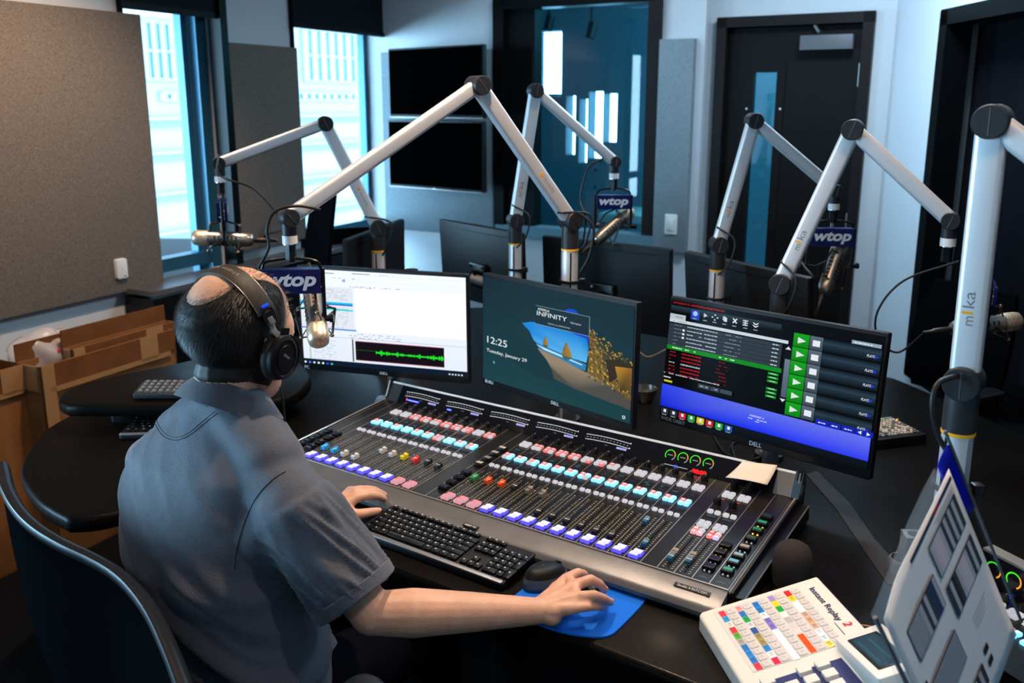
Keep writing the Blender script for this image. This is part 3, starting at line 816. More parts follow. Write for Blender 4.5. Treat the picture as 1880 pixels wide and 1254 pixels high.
# screen 1: audio editing window -----------------------------------
root, M = monitor(MSC(-.384, 2.487, 1.132), SW0, SH0, -.276, -.015, 'monitor with bright white audio editing window behind the microphone sign', 'monitors behind the mixing console')
s = Screen(SW, SH); W = S('e4ecf6', 1.05); rg = random.Random(2)
s.m.M = Matrix.Translation((-SW / 2, SH / 2 + .006 * KS, .0006))
s.rect(0, 0, 1, 1, S('eef3fb', 1.12), S('e3ebf6', 1.05)); s.rect(0, .945, 1, 1, S('0a1a30'), S('0a1a30'))
s.rect(0, .0, 1, .035, S('f2f6fc', 1.1)); s.rect(.0, .035, 1, .0365, S('b5c4dd'))
s.rect(.0, .028, .22, .034, S('0e1524')); s.rect(.33, .020, .44, .026, S('0e1524')); s.dashes(.45, .58, .022, S('9bb4dd'), rg)
s.rect(0, .10, 1, .101, S('c3cede')); s.dashes(.15, .35, .075, S('8c97b5'), rg, .006, .3); s.rect(.272, .085, .277, .115, S('2030a8')); s.rect(.281, .085, .286, .115, S('2030a8'))
s.rect(.0, .17, .33, .62, S('e9eef6')); s.rect(.345, .17, .995, .62, S('f6f9fe', 1.1))
for k in range(22): s.rect(.0, .19 + k * .0195, .33, .1912 + k * .0195, S('c6d2e4')); s.dashes(.03, .3, .196 + k * .0195, S('9aaccb'), rg, .005, .5)
s.rect(0, .325, .33, .345, S('19c3e6')); s.rect(0, .345, .33, .357, S('1c4fd8')); s.rect(0, .395, .33, .410, S('12d6dd')); s.rect(0, .60, .345, .615, S('5c8fe6'))
for yy in (.15, .16, .64, .66, .68): s.dashes(.3, .62, yy, S('6a7590'), rg, .005, .35)
s.rect(.0, .69, 1, .692, S('1d2745')); s.rect(.315, .70, .323, .935, S('10151f')); s.rect(.335, .715, .87, .915, S('150a12')); s.rect(.335, .713, .87, .718, S('c06078')); s.rect(.335, .912, .87, .917, S('b05068'))
s.rect(.338, .805, .5, .808, S('0e7a1c'))
x = .46
while x < .866:
    a = abs(noise.noise(Vector((x * 60, 3, 1)))) * .035 + .005; s.rect(x, .82 - a, x + .0045, .82 + a, S('1ee62a')); x += .0045
for k in range(14): s.rect(.02, .70 + k * .0165, .30, .7008 + k * .0165, S('bccae0')); s.dashes(.08, .22, .705 + k * .0165, S('9aaccb'), rg, .004, .5); s.rect(.052, .704 + k * .0165, .060, .712 + k * .0165, S('1aa04a'))
for k in range(7): s.rect(.015 + k * .028, .962, .027 + k * .028, .980, S(['ffffff', '5f90ff', 'e8f0ff', 'ffffff', 'ffffff', '3355ff', '40d0d0'][k]))
s.rect(.98, .0, 1.0, .0, W)
for k in range(5): s.rect(.90 + k * .018, .963, .909 + k * .018, .978, S('dfe8f5'))
s.m.build('screen_picture', root, smooth=0)
m = MB('print', S('d5d8dc')); m.text('PC', frame(((-.255) * KS, (-.154) * KS, .0003), (1, 0, 0), (0, 1, 0)), .010 * KS, .01); m.text('DELL', frame(((0) * KS, (-.153) * KS, .0003), (1, 0, 0), (0, 1, 0)), .008 * KS, .01); m.build('bezel_lettering', root, smooth=0)

# screen 2: lock screen with a sea cave ----------------------------
root, M = monitor(MSC(.106, 2.216, 1.139), SW0, SH0, -.778, .017, 'monitor with beach cave lock screen in the middle of the row', 'monitors behind the mixing console')
s = Screen(SW, SH); s.m.M = Matrix.Translation((-SW / 2, SH / 2 + .004 * KS, .0006))
dk = S('0b2a33'); s.rect(0, 0, 1, 1, S('0a2430'), S('173f45'))
sky = S('1a86d8'); sky2 = S('5fb8ee')
arch = [(.40, .30), (.36, .34), (.385, .37), (.42, .42), (.46, .50), (.475, .58), (.78, .60), (.79, .50), (.785, .40), (.75, .30), (.70, .22), (.655, .175), (.61, .155), (.57, .175), (.53, .21)]
arch = [(.29, .36), (.35, .33), (.42, .315), (.50, .315), (.58, .33), (.655, .35), (.72, .365), (.735, .43), (.735, .50), (.725, .575), (.55, .56), (.42, .545), (.37, .49), (.345, .42)]
s.poly([(.53, .20), (.60, .135), (.64, .13), (.69, .18), (.72, .26), (.735, .36), (.735, .45), (.60, .38), (.53, .36)], S('1246c8'))
s.poly(arch, sky, [sky2 if p[1] > .5 else sky for p in arch])
s.poly([(.385, .50), (.42, .515), (.55, .545), (.70, .585), (.725, .59), (.72, .65), (.55, .62), (.42, .575)], S('2f7fb4'))
s.poly([(.39, .525), (.60, .575), (.70, .60), (.70, .61), (.45, .56)], S('bfe4f2'))
beach = [(.40, .56), (.55, .60), (.72, .66), (.80, .66), (.90, .72), (1, .78), (1, .88), (.66, .84), (.52, .80), (.50, .72), (.47, .65)]
s.poly(beach, S('8a7a62'), [S('94826a') if p[1] < .7 else S('4c4a44') for p in beach])
for cx, cy, w_, h_ in ((.457, .47, .038, .085), (.60, .50, .065, .13)):
    r_ = [(cx - w_ / 2, cy + h_ * .5), (cx - w_ * .42, cy + h_ * .1), (cx - w_ * .2, cy - h_ * .35), (cx, cy - h_ * .5), (cx + w_ * .12, cy - h_ * .1), (cx + w_ * .2, cy - h_ * .28), (cx + w_ * .4, cy + h_ * .15), (cx + w_ * .55, cy + h_ * .5)]
    s.poly(r_, S('6a5526'), [S('7d6630') if i < 4 else S('a8802f') for i in range(8)])
    s.poly([(x, cy + h_ * .5 + (cy + h_ * .5 - y) * .3) for x, y in r_], S('3d5f66'))
cave = [(.72, .20), (.75, .27), (.80, .33), (.86, .37), (.93, .42), (1, .45), (1, .80), (.93, .76), (.86, .71), (.80, .69), (.735, .66), (.74, .52), (.742, .40), (.735, .28)]
s.poly(cave, S('6b5423'), [S('14302f') if i < 6 else S('6f5828') for i in range(14)])
s.k += 1
for k in range(420):
    x = rg.uniform(.735, .995); y = rg.uniform(.25 + (x - .735) * .85, .70 + (x - .735) * .35)
    q = rg.uniform(.004, .012); c_ = S(rg.choice(['9a7a34', 'b8923c', '3a3220', '2a2a1c', '7d6a30', 'c8a850']))
    s.m.add([s.P(x, y), s.P(x + q, y + q * .6), s.P(x + q * .6, y - q * 1.6), s.P(x - q * .3, y - q)], [(0, 1, 2, 3)], c=c_)
s.poly([(.84, .50), (.93, .47), (1, .50), (1, .60), (.95, .58), (.90, .66), (.87, .70), (.86, .60)], S('33291a'))
s.poly([(.90, .54), (1, .52), (1, .72), (.94, .72), (.915, .62)], S('b07c20'), [S('c08c28'), S('8a6018'), S('5a4820'), S('4a3c1c'), S('a87820')])
s.poly([(.29, .36), (.345, .42), (.37, .49), (.40, .56), (.44, .61), (.47, .66), (.50, .73), (.52, .82), (.42, .84), (.3, .80), (.2, .70), (.2, .5)], S('12333a'))
s.rect(.385, .165, .74, .335, S('142a33')); s.rect(.385, .163, .74, .1655, S('9fc4c8')); s.rect(.385, .333, .74, .3355, S('9fc4c8')); s.rect(.738, .165, .740, .335, S('9fc4c8'))
s.text('ADDERLink', .40, .192, .020, S('e8f0f0'), .01); s.text('INFINITY', .395, .232, .040, S('e8f4f4'), wd=.20); s.text('VIDEO ISO view COMMUNICATOR', .47, .305, .012, S('c8d4d4')); s.text('Information', .62, .25, .018, S('c8d4d4'))
s.text('12:25', .035, .60, .066, S('eef6f8'), wd=.15); s.text('Tuesday, January 29', .03, .71, .042, S('eef6f8'), wd=.30)
s.text('⎋', .08, .81, .02, S('6fc8e8')); s.rect(.085, .80, .092, .825, S('6fb8e8'))
s.poly([(.955, .945), (.972, .945), (.972, .968), (.963, .975), (.955, .968)], S('dfe8ea')); s.rect(.959, .951, .968, .964, dk)
s.m.build('screen_picture', root, smooth=0)
m = MB('print', S('d5d8dc')); m.text('BURLI', frame(((-.238) * KS, (-.151) * KS, .0003), (1, 0, 0), (0, 1, 0)), .009 * KS, .01); m.text('DELL', frame(((.015) * KS, (-.153) * KS, .0003), (1, 0, 0), (0, 1, 0)), .009 * KS, .01); m.build('bezel_lettering', root, smooth=0)

# screen 3: radio playout software ----------------------------------
root, M = monitor(MSC(.586, 1.943, 1.133), SW0, SH0, -.746, .099, 'monitor with green play buttons and a blue lower panel', 'monitors behind the mixing console')
s = Screen(SW, SH); s.m.M = Matrix.Translation((-SW / 2, SH / 2 + .006 * KS, .0006)); K = S('04070b')
s.rect(0, 0, 1, 1, K); s.text('SATURDAY IS 1-800 PLUS by Drops Channels', .01, .022, .018, S('e01020'), .01, wd=.27)
s.rect(0, .045, .56, .10, S('2a3c48'), K)
ic = [.13, .185, .235, .285, .335, .39, .44]
s.rect(.11, .055, .155, .135, S('1d46b8')); s.poly([(.1325 + .013 * math.cos(a), .083 + .022 * math.sin(a)) for a in [k * .785 for k in range(8)]], S('a9c4ee'))
s.poly([(.178, .065), (.198, .083), (.178, .101)], S('c8d4dc'))
for dx, dy in ((0, -.02), (0, .02), (.013, 0), (-.013, 0)): s.rect(.232 + dx, .080 + dy, .240 + dx, .090 + dy, S('d8e0e6'))
s.rect(.276, .062, .290, .094, S('b8c4cc')); s.rect(.283, .070, .298, .104, S('d0dae2'))
s.poly([(.325, .065), (.331, .062), (.35, .1), (.344, .103)], S('e8eef2')); s.poly([(.344, .062), (.35, .065), (.331, .103), (.325, .1)], S('e8eef2'))
for yy in (.062, .080, .098): s.rect(.377, yy, .402, yy + .008, S('d8e0e6'))
s.rect(.387, .065, .392, .1, S('d8e0e6'))
for yy in (.065, .085): s.poly([(.427, yy), (.44, yy + .012), (.453, yy), (.453, yy + .008), (.44, yy + .022), (.427, yy + .008)], S('e8eef2'))
for x in ic: s.rect(x - .008, .122, x + .012, .128, S('aab8c2'))
s.rect(0, .115, .085, .16, S('b8c4cc')); s.dashes(.02, .08, .135, S('5a6670'), rg); s.rect(0, .16, .60, .185, S('cdd8e0')); s.dashes(.02, .12, .170, S('8090a0'), rg)
for k in range(6):
    y = .195 + k * .032; s.rect(0, y, .575, y + .030, S('2f3b45')); s.dashes(.03, .07, y + .01, S('71808c'), rg); s.dashes(.10, .26, y + .008, S('b8c8d2'), rg, .008, .85); s.dashes(.30, .38, y + .01, S('8494a0'), rg)
    if k in (1, 2, 3): s.rect(.075, y + .006, .087, y + .022, S('e8f0f4'))
    s.dashes(.53, .56, y + .01, S('c8d8e0'), rg, .008, 1)
s.rect(0, .385, .585, .420, S('0f8a1e')); s.dashes(.03, .16, .397, S('d8f0d8'), rg, .009); s.dashes(.28, .36, .397, S('d8f0d8'), rg, .009)
for k in range(7):
    y = .428 + k * .030; cc = S('b01824') if k != 3 else S('c8d0d8'); s.dashes(.02, .055, y + .008, cc, rg, .007); s.dashes(.085, .19, y + .008, cc, rg, .010, .95); s.dashes(.27, .33, y + .008, S('7c1420'), rg, .008)
    if k not in (3,): s.rect(.525, y + .004, .575, y + .022, S('0f9a30')); s.rect(.535, y + .009, .565, y + .014, S('b8f0c0'))
s.dashes(.0, .30, .625, S('c8d0d8'), rg, .007, .9)
for a, b_ in ((.19, .25), (.255, .30), (.305, .365)): s.rect(a, .655, b_, .69, S('3a4a56')); s.dashes(a + .01, b_ - .01, .67, S('c8d0d8'), rg)
s.rect(0, .66, .04, .668, S('e8e8e8')); s.rect(.005, .69, .05, .705, S('d8d020'))
s.rect(.59, .195, .625, .65, S('0c1014')); s.poly([(.607, .20), (.62, .225), (.594, .225)], S('d8e0e6')); s.rect(.597, .30, .622, .60, S('6a7c8c'), S('4a5a68')); s.poly([(.607, .64), (.62, .615), (.594, .615)], S('d8e0e6'))
for k in range(6):
    y0 = .085 + k * .108; y1 = y0 + .103
    s.rect(.625, y0, .695, y1, S('12a41c'), S('0c8014')); s.poly([(.645, y0 + .028), (.682, y0 + .052), (.645, y0 + .078)], S('dbe8e2'))
    s.rect(.698, y0, .755, y1, S('5a6a78'), S('3c4854')); s.rect(.711, y0 + .030, .743, y0 + .076, S('e4eaf0'))
    s.rect(.757, y0, .998, y0 + .045, K, S('2b4152')); s.rect(.757, y0 + .045, .998, y1, S('203340'), K)
    s.text('PLAYS', .94, y0 + .068, .020, S('dfe6f0'), .01, 'l', .032, .2); s.poly([(.972, y0 + .055), (.99, y0 + .068), (.972, y0 + .084)], S('2038c8'))
s.rect(.875, .058, .995, .085, S('8fa4b4')); s.dashes(.885, .98, .069, S('e8f0f4'), rg, .007, .9)
b1, b2 = S('3f5ffa', 1.0), S('0c26f0', 1.0)
s.rect(0, .735, 1, .735, b1); s.k += 1
s.m.add([s.P(0, .92), s.P(.5, .92), s.P(1, .96), s.P(1, .745), s.P(.5, .735), s.P(0, .725)], [(0, 1, 4, 5), (1, 2, 3, 4)], cols=[S('0a22d8'), S('1030f4'), S('0824f0'), S('6a74ee'), S('6070ea'), S('3048e8')])
s.rect(0, .92, 1, 1, S('0a1420'), S('03060a')); s.text('WIDEORBIT A', .50, .805, .014, S('dfe8ff'), .01, 'c'); s.dashes(.46, .55, .825, S('c8d4ff'), rg, .007, .9); s.rect(.495, .842, .515, .848, S('c8d4ff'))
for k, (w_, t_) in enumerate(((.055, 0), (.05, 0), (.055, 0), (.035, 1), (.035, 2))):
    x = .765 + (0, .058, .112, .17, .207)[k]; s.rect(x, .70, x + w_, .745, S('1424b4'))
    if t_ == 0: s.dashes(x + .012, x + w_ - .012, .72, S('e0e8ff'), rg, .008, 1)
    else: s.poly([(x + .01, .722), (x + .025, .708), (x + .025, .736)] if t_ == 1 else [(x + .025, .722), (x + .01, .708), (x + .01, .736)], S('e8eeff'))
for k, c_ in enumerate(('2a3238', '2a3238', 'c02038', '1a9a38', 'd8c428', 'c02030', '18a040', '1c50b0')):
    x = .01 + k * .049; s.rect(x, .935, x + .038, .985, S(c_)); s.rect(x + .013, .943, x + .026, .968, S('e8eef2')); s.rect(x + .006, .988, x + .03, .993, S('a8b4bc'))
s.m.build('screen_picture', root, smooth=0)
m = MB('print', S('d5d8dc')); m.text('WIDE ORBIT', frame(((-.262 + .034) * KS, (-.1515) * KS, .0003), (1, 0, 0), (0, 1, 0)), .009 * KS, .01); m.text('DELL', frame(((.0) * KS, (-.153) * KS, .0003), (1, 0, 0), (0, 1, 0)), .010 * KS, .01); m.build('bezel_lettering', root, smooth=0)

# guests' screens seen from behind, on short pole arms ---------------
def back_monitor(c, yaw, tilt, label, w=.608, h=.367, arm=True):
    """c: centre of the back; yaw: right side direction as seen from the camera"""
    x = Vector((math.cos(yaw), math.sin(yaw), 0)); tow = Vector((math.sin(yaw), -math.cos(yaw), 0))   # toward camera
    up = Vector((0, 0, 1)) * math.cos(tilt) - tow * math.sin(tilt); nrm = x.cross(up)
    M = frame(c, x, up, nrm); root = thing('monitor', M, label, 'monitor', 'guest monitors seen from behind')
    m = MB('black_plastic'); m.rbox((0, 0, -.012), (w, h, .024), .006, bev=.004); m.box((0, h / 2 - .03, .0005), (w * .8, .004, .002), mat='black_satin'); m.build('casing', root)
    m = MB('black_gloss'); m.box((0, 0, -.0248), (w - .016, h - .02, .001)); m.build('screen', root, smooth=0)
    m = MB('black_satin'); m.rbox((0, -.05, .008), (.12, .12, .016), .01); m.cyl((0, -.05, .01), (0, -.05, .05), .03)
    for sx in (-1, 1):
        for sy in (-1, 1): m.cyl((sx * .045, -.05 + sy * .045, .014), (sx * .045, -.05 + sy * .045, .022), .006, mat='chrome')
    m.build('mounting_plate', root)
    p0 = M @ Vector((0, -.05, .05)); p1 = p0 + Vector(((.12 if arm != -1 else -.14), -.04, -.03)); base = Vector((p1.x, p1.y, DZ + .002))
    m = MB('alu'); m.tube([p0, p1], .022, 10, flat=(1, 1)); m.cyl(base, (base.x, base.y, p1.z + .02), .02); m.cyl(base, base + Vector((0, 0, .012)), .045, mat='dark_grey'); m.build('support_arm', root, world=True)
    return root
back_monitor(aty(880, 487, 3.95), R(-50), -.05, 'back of a guest monitor left of the thin microphone pole')
back_monitor(aty(1108, 524, 3.55), R(-36), -.06, 'back of a guest monitor between the thick pole and the light switch', arm=-1)
back_monitor(aty(1362, 575, 3.05), R(-60), -.1, 'back of a guest monitor in front of the dark door')
back_monitor((-.54, 3.48, 1.09), R(77), -.02, 'edge-on guest monitor behind the microphone pole nearest the windows')
# ================================================================ MIXING CONSOLE
CO = Vector((-.665, 2.348, .79)); ca, ct = R(-33.356), R(2.42)
ce1 = Vector((math.cos(ca), math.sin(ca), 0)); ce2 = Vector((-math.sin(ca) * math.cos(ct), math.cos(ca) * math.cos(ct), math.sin(ct)))
CM = frame(CO, ce1, ce2, ce1.cross(ce2))       # local: x along console, y to the back, z off the surface
UW, VD = 1.327, .459
BTILT = math.atan2(.05, .038)
BM = Matrix.Translation((0, VD, 0)) @ Matrix.Rotation(BTILT, 4, 'X')   # bridge face: x along, y up the face, z toward the operator
WHITE_B, PINK_B, BLUE_B = S('dcd8e0', .85), S('ff8080', 1.15), S('78d0ff', 1.8)
rg = random.Random(11)
def legend_quad(m, x, y, w, h, z, c, mat='lit'):
    m.quad((x - w / 2, y - h / 2, z), (x + w / 2, y - h / 2, z), (x + w / 2, y + h / 2, z), (x - w / 2, y + h / 2, z), mat, c)
def key(m, x, y, w, h, z0, hh, c, mat='lit', r=.0022):
    m.rbox((x, y, z0 + hh / 2), (w, h, hh), r, None, mat, c, bev=min(.0016, hh * .4), seg=2)
    if mat == 'lit': q = max(c[:3]); legend_quad(m, x, y + .0004, w * .62, h * .58, z0 + hh + .0001, tuple(k * .45 + q * .62 for k in c[:3]) + (1,))
def pad4(m, x, y, cs, z=0.001, s=.0132, g=.0150):
    k = 0
    for j in (1, -1):
        for i in (-1, 1):
            key(m, x + i * g / 2, y + j * g / 2, s, s, z, .0065, cs[k]); k += 1
def on_button(root, x, y, kind):
    m = MB('lit'); lo, hi = (S('5048ff', 1.7), S('f4f0ff', 1.15)) if kind == 'v' else (S('e09aa8', 1.0), S('ff8088', 1.2)) if kind == 'p' else (S('c8b8e0', .8), S('e0d8f0', .8))
    w, h = .0265, .030
    poly = [(-w / 2, -h / 2), (w / 2 - .004, -h / 2), (w / 2 - .004, -h * .18), (w / 2, -h * .12), (w / 2, h / 2), (-w / 2 + .004, h / 2), (-w / 2 + .004, h * .05), (-w / 2, 0)]
    m.prism([(x + a, y + b_) for a, b_ in poly], .001, .0085, c=lo, bev=.001)
    P = [(x + a * .9, y + b_ * .9) for a, b_ in poly]
    m.add([(a, b_, .0087) for a, b_ in P], [tuple(range(len(P)))], cols=[(S('d4ccff', 1.25) if b_ < y else hi) if kind == 'v' else (S('d8c4cc', .7) if b_ < y else hi) for a, b_ in P])
    for k in range(3): legend_quad(m, x - .004 + k * .003, y + .004 * (k % 2), .0016, .0012, .0090, S('202030'), 'print')
    o = m.build('on_button', root); o['label'] = 'violet-lit button' if kind == 'v' else 'pink-lit button'; return o
CAPC = {'b': S('2a9ad0'), 'w': S('c8c4bc'), 'y': S('e8c800'), 'r': S('e02828'), 'k': S('161616'), 'g': S('1a8a4c'), 'o': S('ee5010'), 's': S('7d7468'), 't': S('28607c')}
def fader(root, x, v, c, name='fader_cap'):
    m = MB('paint', CAPC[c]); c_ = CAPC[c]
    y = v; prof = [(-.0115, 0), (-.0115, .009), (-.009, .012), (-.003, .0095), (.003, .0095), (.009, .013), (.0115, .010), (.0115, 0)]
    vs = []; fs = []
    for sx in (-.0062, .0062):
        for a, h in prof: vs.append((x + sx, y + a, .001 + h))
    n_ = len(prof)
    for k in range(n_ - 1): fs.append((k, k + n_, k + n_ + 1, k + 1))
    fs += [tuple(range(n_)), tuple(reversed(range(n_, 2 * n_)))]
    m.add(vs, fs); m.box((x, y, .0112), (.0126, .0012, .001), c=S('f0f0f0') if c in 'ktbrgo' else S('303030'))
    o = m.build(name, root, smooth=25)
    if c != 'k': o['label'] = {'b': 'blue', 'w': 'white', 'y': 'yellow', 'r': 'red', 'g': 'green', 'o': 'orange', 's': 'silver', 't': 'dark teal'}[c] + ' fader cap'
    return o
def knob(m, x, y, z=0, r=.0085, h=.017):
    m.lathe([(r * 1.15, 0), (r * 1.15, .002), (r, .003), (r * .93, h - .002), (r * .8, h), (0, h)], (x, y, z), (0, 0, 1), 18, 'black_plastic')
    for k in range(9): a = k * .698; m.box((0, 0, h * .5), (.0012, .0012, h * .8), Matrix.Translation((x + r * 1.0 * math.cos(a), y + r * 1.0 * math.sin(a), z)) @ Matrix.Rotation(a, 4, 'Z'), 'black_plastic')
    m.box((x, y + r * .55, z + h + .0002), (.0012, r * .7, .0006), None, 'paint', S('b8b0a0'))

con = thing('mixing_console', CM, 'long broadcast mixing console with lit buttons and rows of faders', 'mixing console')
m = MB('console_metal')
# hull with rounded front armrest, swept along x
prof = [(0, .0), (-.052, -.013), (-.060, -.018), (-.066, -.026), (-.066, -.034), (-.060, -.042), (-.048, -.047), (0, -.050), (VD + .03, -.066), (VD + .03, -.01), (VD, 0)]
vs = []; fs = []; n_ = len(prof)
for x in (-.004, UW + .004):
    for a, h in prof: vs.append((x, a, h - .0005))
for k in range(n_): fs.append((k, k + n_, (k + 1) % n_ + n_, (k + 1) % n_))
fs += [tuple(reversed(range(n_))), tuple(range(n_, 2 * n_))]
m.add(vs, fs); m.box((UW / 2, -.002, .0006), (UW + .006, .003, .0022), mat='divider'); m.build('hull', con, smooth=35)
# chrome-edged side cheeks
for s in (0, 1):
    x0 = -.010 if s == 0 else UW + .004; m = MB('black_satin')
    pr = [(-.01, -.05), (VD + .05, -.066), (VD + .066, .02), (VD + .045, .062), (VD + .03, .062), (VD + .002, .004), (-.01, .002)]
    w = .006 if s == 0 else .012
    vs = [(x0 + dx, a, h) for dx in (0, w) for a, h in pr]; n_ = len(pr)
    fs = [(k, k + n_, (k + 1) % n_ + n_, (k + 1) % n_) for k in range(n_)] + [tuple(reversed(range(n_))), tuple(range(n_, 2 * n_))]
    m.add(vs, fs)
    m.tube([(x0 + w / 2, a, h + .001) for a, h in ((-.012, .001), (VD, .003), (VD + .03, .0565))], .0028, 6, 'divider')
    if s: m.add([(x0 + w + dx, a, h) for dx in (0, .022) for a, h in ((0, -.05), (VD + .03, -.06), (VD + .02, -.02), (0, -.012))], [(0, 4, 5, 1), (1, 5, 6, 2), (2, 6, 7, 3), (3, 7, 4, 0), (0, 1, 2, 3), (7, 6, 5, 4)], mat='black_satin'); m.tube([(x0 + w + .022, 0, -.012), (x0 + w + .022, VD + .02, -.02)], .002, 6, 'alu_dark')
    m.build('side_cheek', con, smooth=30)
# meter bridge
m = MB('console_metal'); m.M = BM
m.box((UW / 2, .031, -.012), (UW, .062, .022), mat='black_satin'); m.box((UW / 2, .0645, -.008), (UW + .01, .006, .020), mat='alu'); m.box((.022, .031, .0), (.042, .060, .004), mat='dark_grey'); m.box((1.302, .031, .0), (.046, .060, .004), mat='grey_plastic')
m.box((-.004, .034, -.006), (.010, .07, .022), mat='chrome'); m.box((UW + .008, .034, -.004), (.020, .07, .026), mat='chrome')
br = m.build('meter_bridge', con, smooth=30)
m = MB('black_gloss'); m.M = BM; m.box((.662, .031, .0005), (1.235, .060, .003)); dg = m.build('display_glass', br, smooth=0)
def scale_meter(x0, x1, ya, wl, blue=None):
    m = MB('lit'); m.M = BM; z = .0024; n_ = 26; L = x1 - x0
    for off, c_ in ((.0, S('e8ecf0', .9)), (-.014, S('e8ecf0', .9))):
        for k in range(n_):
            u0, u1 = k / n_, (k + 1) / n_; f = lambda u: ya + off + .003 * math.sin(u * math.pi)
            m.quad((x0 + u0 * L, f(u0) - .0008, z), (x0 + u1 * L, f(u1) - .0008, z), (x0 + u1 * L, f(u1) + .0008, z), (x0 + u0 * L, f(u0) + .0008, z), c=c_)
    for k in range(0, n_): 
        u = k / n_; legend_quad(m, x0 + u * L, ya - .007 + .003 * math.sin(u * math.pi), .0026, .002, z, S('c8d0d8', .8) if k % 2 else S('40484c', .6))
    for y_ in (ya, ya - .014): legend_quad(m, x1 + .003, y_ + .001, .003, .0035, z, S('f0f0f0'))
    legend_quad(m, (x0 + x1) / 2, ya - .019, .010, .0016, z, S('70787c', .8)); legend_quad(m, wl, .0215, .030, .0052, z, S('b8b8ff', 1.2)); legend_quad(m, wl, .0215, .024, .0014, z + .0001, S('5050c8', 1))
    if blue: legend_quad(m, blue[0], .0165, blue[1], .006, z, S('2030ff', 2.2)); legend_quad(m, blue[0], .0165, blue[1] * .8, .0018, z + .0001, S('c8d0ff', 1.5))
    if blue and blue[1] > .03: legend_quad(m, blue[0] - blue[1] * .52, .018, .004, .007, z + .0002, S('ff6050', 1.5))
    return m.build('level_meter', br, smooth=0)
scale_meter(.067, .20, .042, .181, (.105, .052)); scale_meter(.235, .370, .041, .349, (.252, .018)); scale_meter(.404, .538, .041, .518); scale_meter(.570, .705, .041, .683); scale_meter(.736, .872, .041, .852)
for k, x in enumerate((.994, 1.030, 1.065, 1.101)):
    m = MB('lit'); m.M = BM; r0, r1, n_ = .0125, .0150, 40; z = .0024
    for i in range(n_):
        a0, a1 = R(220 - 280 * i / n_), R(220 - 280 * (i + 1) / n_); u = i / n_
        c_ = S('38d818', 1.3) if u < .62 else S('ff9a20', 1.3) if u < .80 else S('a8acb0', .8)
        yc = .0365
        m.quad((x + r0 * math.cos(a0), yc + r0 * math.sin(a0), z), (x + r0 * math.cos(a1), yc + r0 * math.sin(a1), z), (x + r1 * math.cos(a1), yc + r1 * math.sin(a1), z), (x + r1 * math.cos(a0), yc + r1 * math.sin(a0), z), c=c_)
    legend_quad(m, x, .0365, .015, .0022, z, S('a8c8b0', .6)); m.build('ring_meter', br, smooth=0)
m = MB('lit'); m.M = BM; legend_quad(m, 1.017, .0095, .066, .0012, .0024, S('e0e4f0')); legend_quad(m, 1.017, .0095, .008, .006, .0025, S('3040ff', 3))
m.text('00:00', BM @ frame((1.083, .009, .0026), (1, 0, 0), (0, 1, 0)) if False else frame((1.083, .009, .0026), (1, 0, 0), (0, 1, 0)), .012, .06, c=S('ff1010', 2.2), width=.040); m.build('clock_digits', br, smooth=0)

# channel strips ----------------------------------------------------
def strip_base(name, x0, x1, label=None):
    o = bpy.data.objects.new(name, None)
    m = MB('console_face'); m.box(((x0 + x1) / 2, VD / 2, .0002), (x1 - x0, VD, .0018)); m.box((x0, VD / 2, .0012), (.0018, VD, .0018), mat='divider')
    o = m.build(name, con, smooth=0)
    return o
def ticks(m, x, v0, v1):
    n_ = 17
    m.box((x, (v0 + v1) / 2, .0013), (.0030, v1 - v0, .0004), mat='black_gloss')
    for k in range(n_):
        y = v0 + (v1 - v0) * k / (n_ - 1)
        for sx in (-.0095, .0095):
            legend_quad(m, x + sx, y, .0040 if k % 2 else .0028, .0019, .0013, S('d8c49a', 1), 'print')
            if k % 4 == 0: legend_quad(m, x + sx * 1.25, y + .002, .002, .002, .0013, S('a8987a'), 'print')
TOPL = ['wwww', 'wwww', 'pppw', 'pppw', 'ppww', 'pppw', 'pppw', 'ppwp', 'wwww', 'pppw']
MIDL = ['pbbb', 'bbbb', 'pbbb', 'bbbb', 'pbbb', 'pbbb', 'pwpw', 'bbbb', 'pbbb', 'pbwb']
TOPR = ['wwww', 'ppww', 'pppw', 'pppw', 'pppw', 'wwww', 'wwpp', 'pwww', 'wwww', 'wwww', 'wwww', 'wwww', 'wwww', 'wwww']
TOPR[5] = 'wwwp'; TOPR[6] = 'wwwp'
MIDR = ['pbwb', 'pbbb', 'pbwb', 'pbbb', 'pbbb', 'pbbb', 'pbbw', 'pbbb', 'pbbb', 'pbbb', 'pbbb', 'pbbb', 'pbbb', 'pbbb']
BC = {'w': WHITE_B, 'p': PINK_B, 'b': BLUE_B}
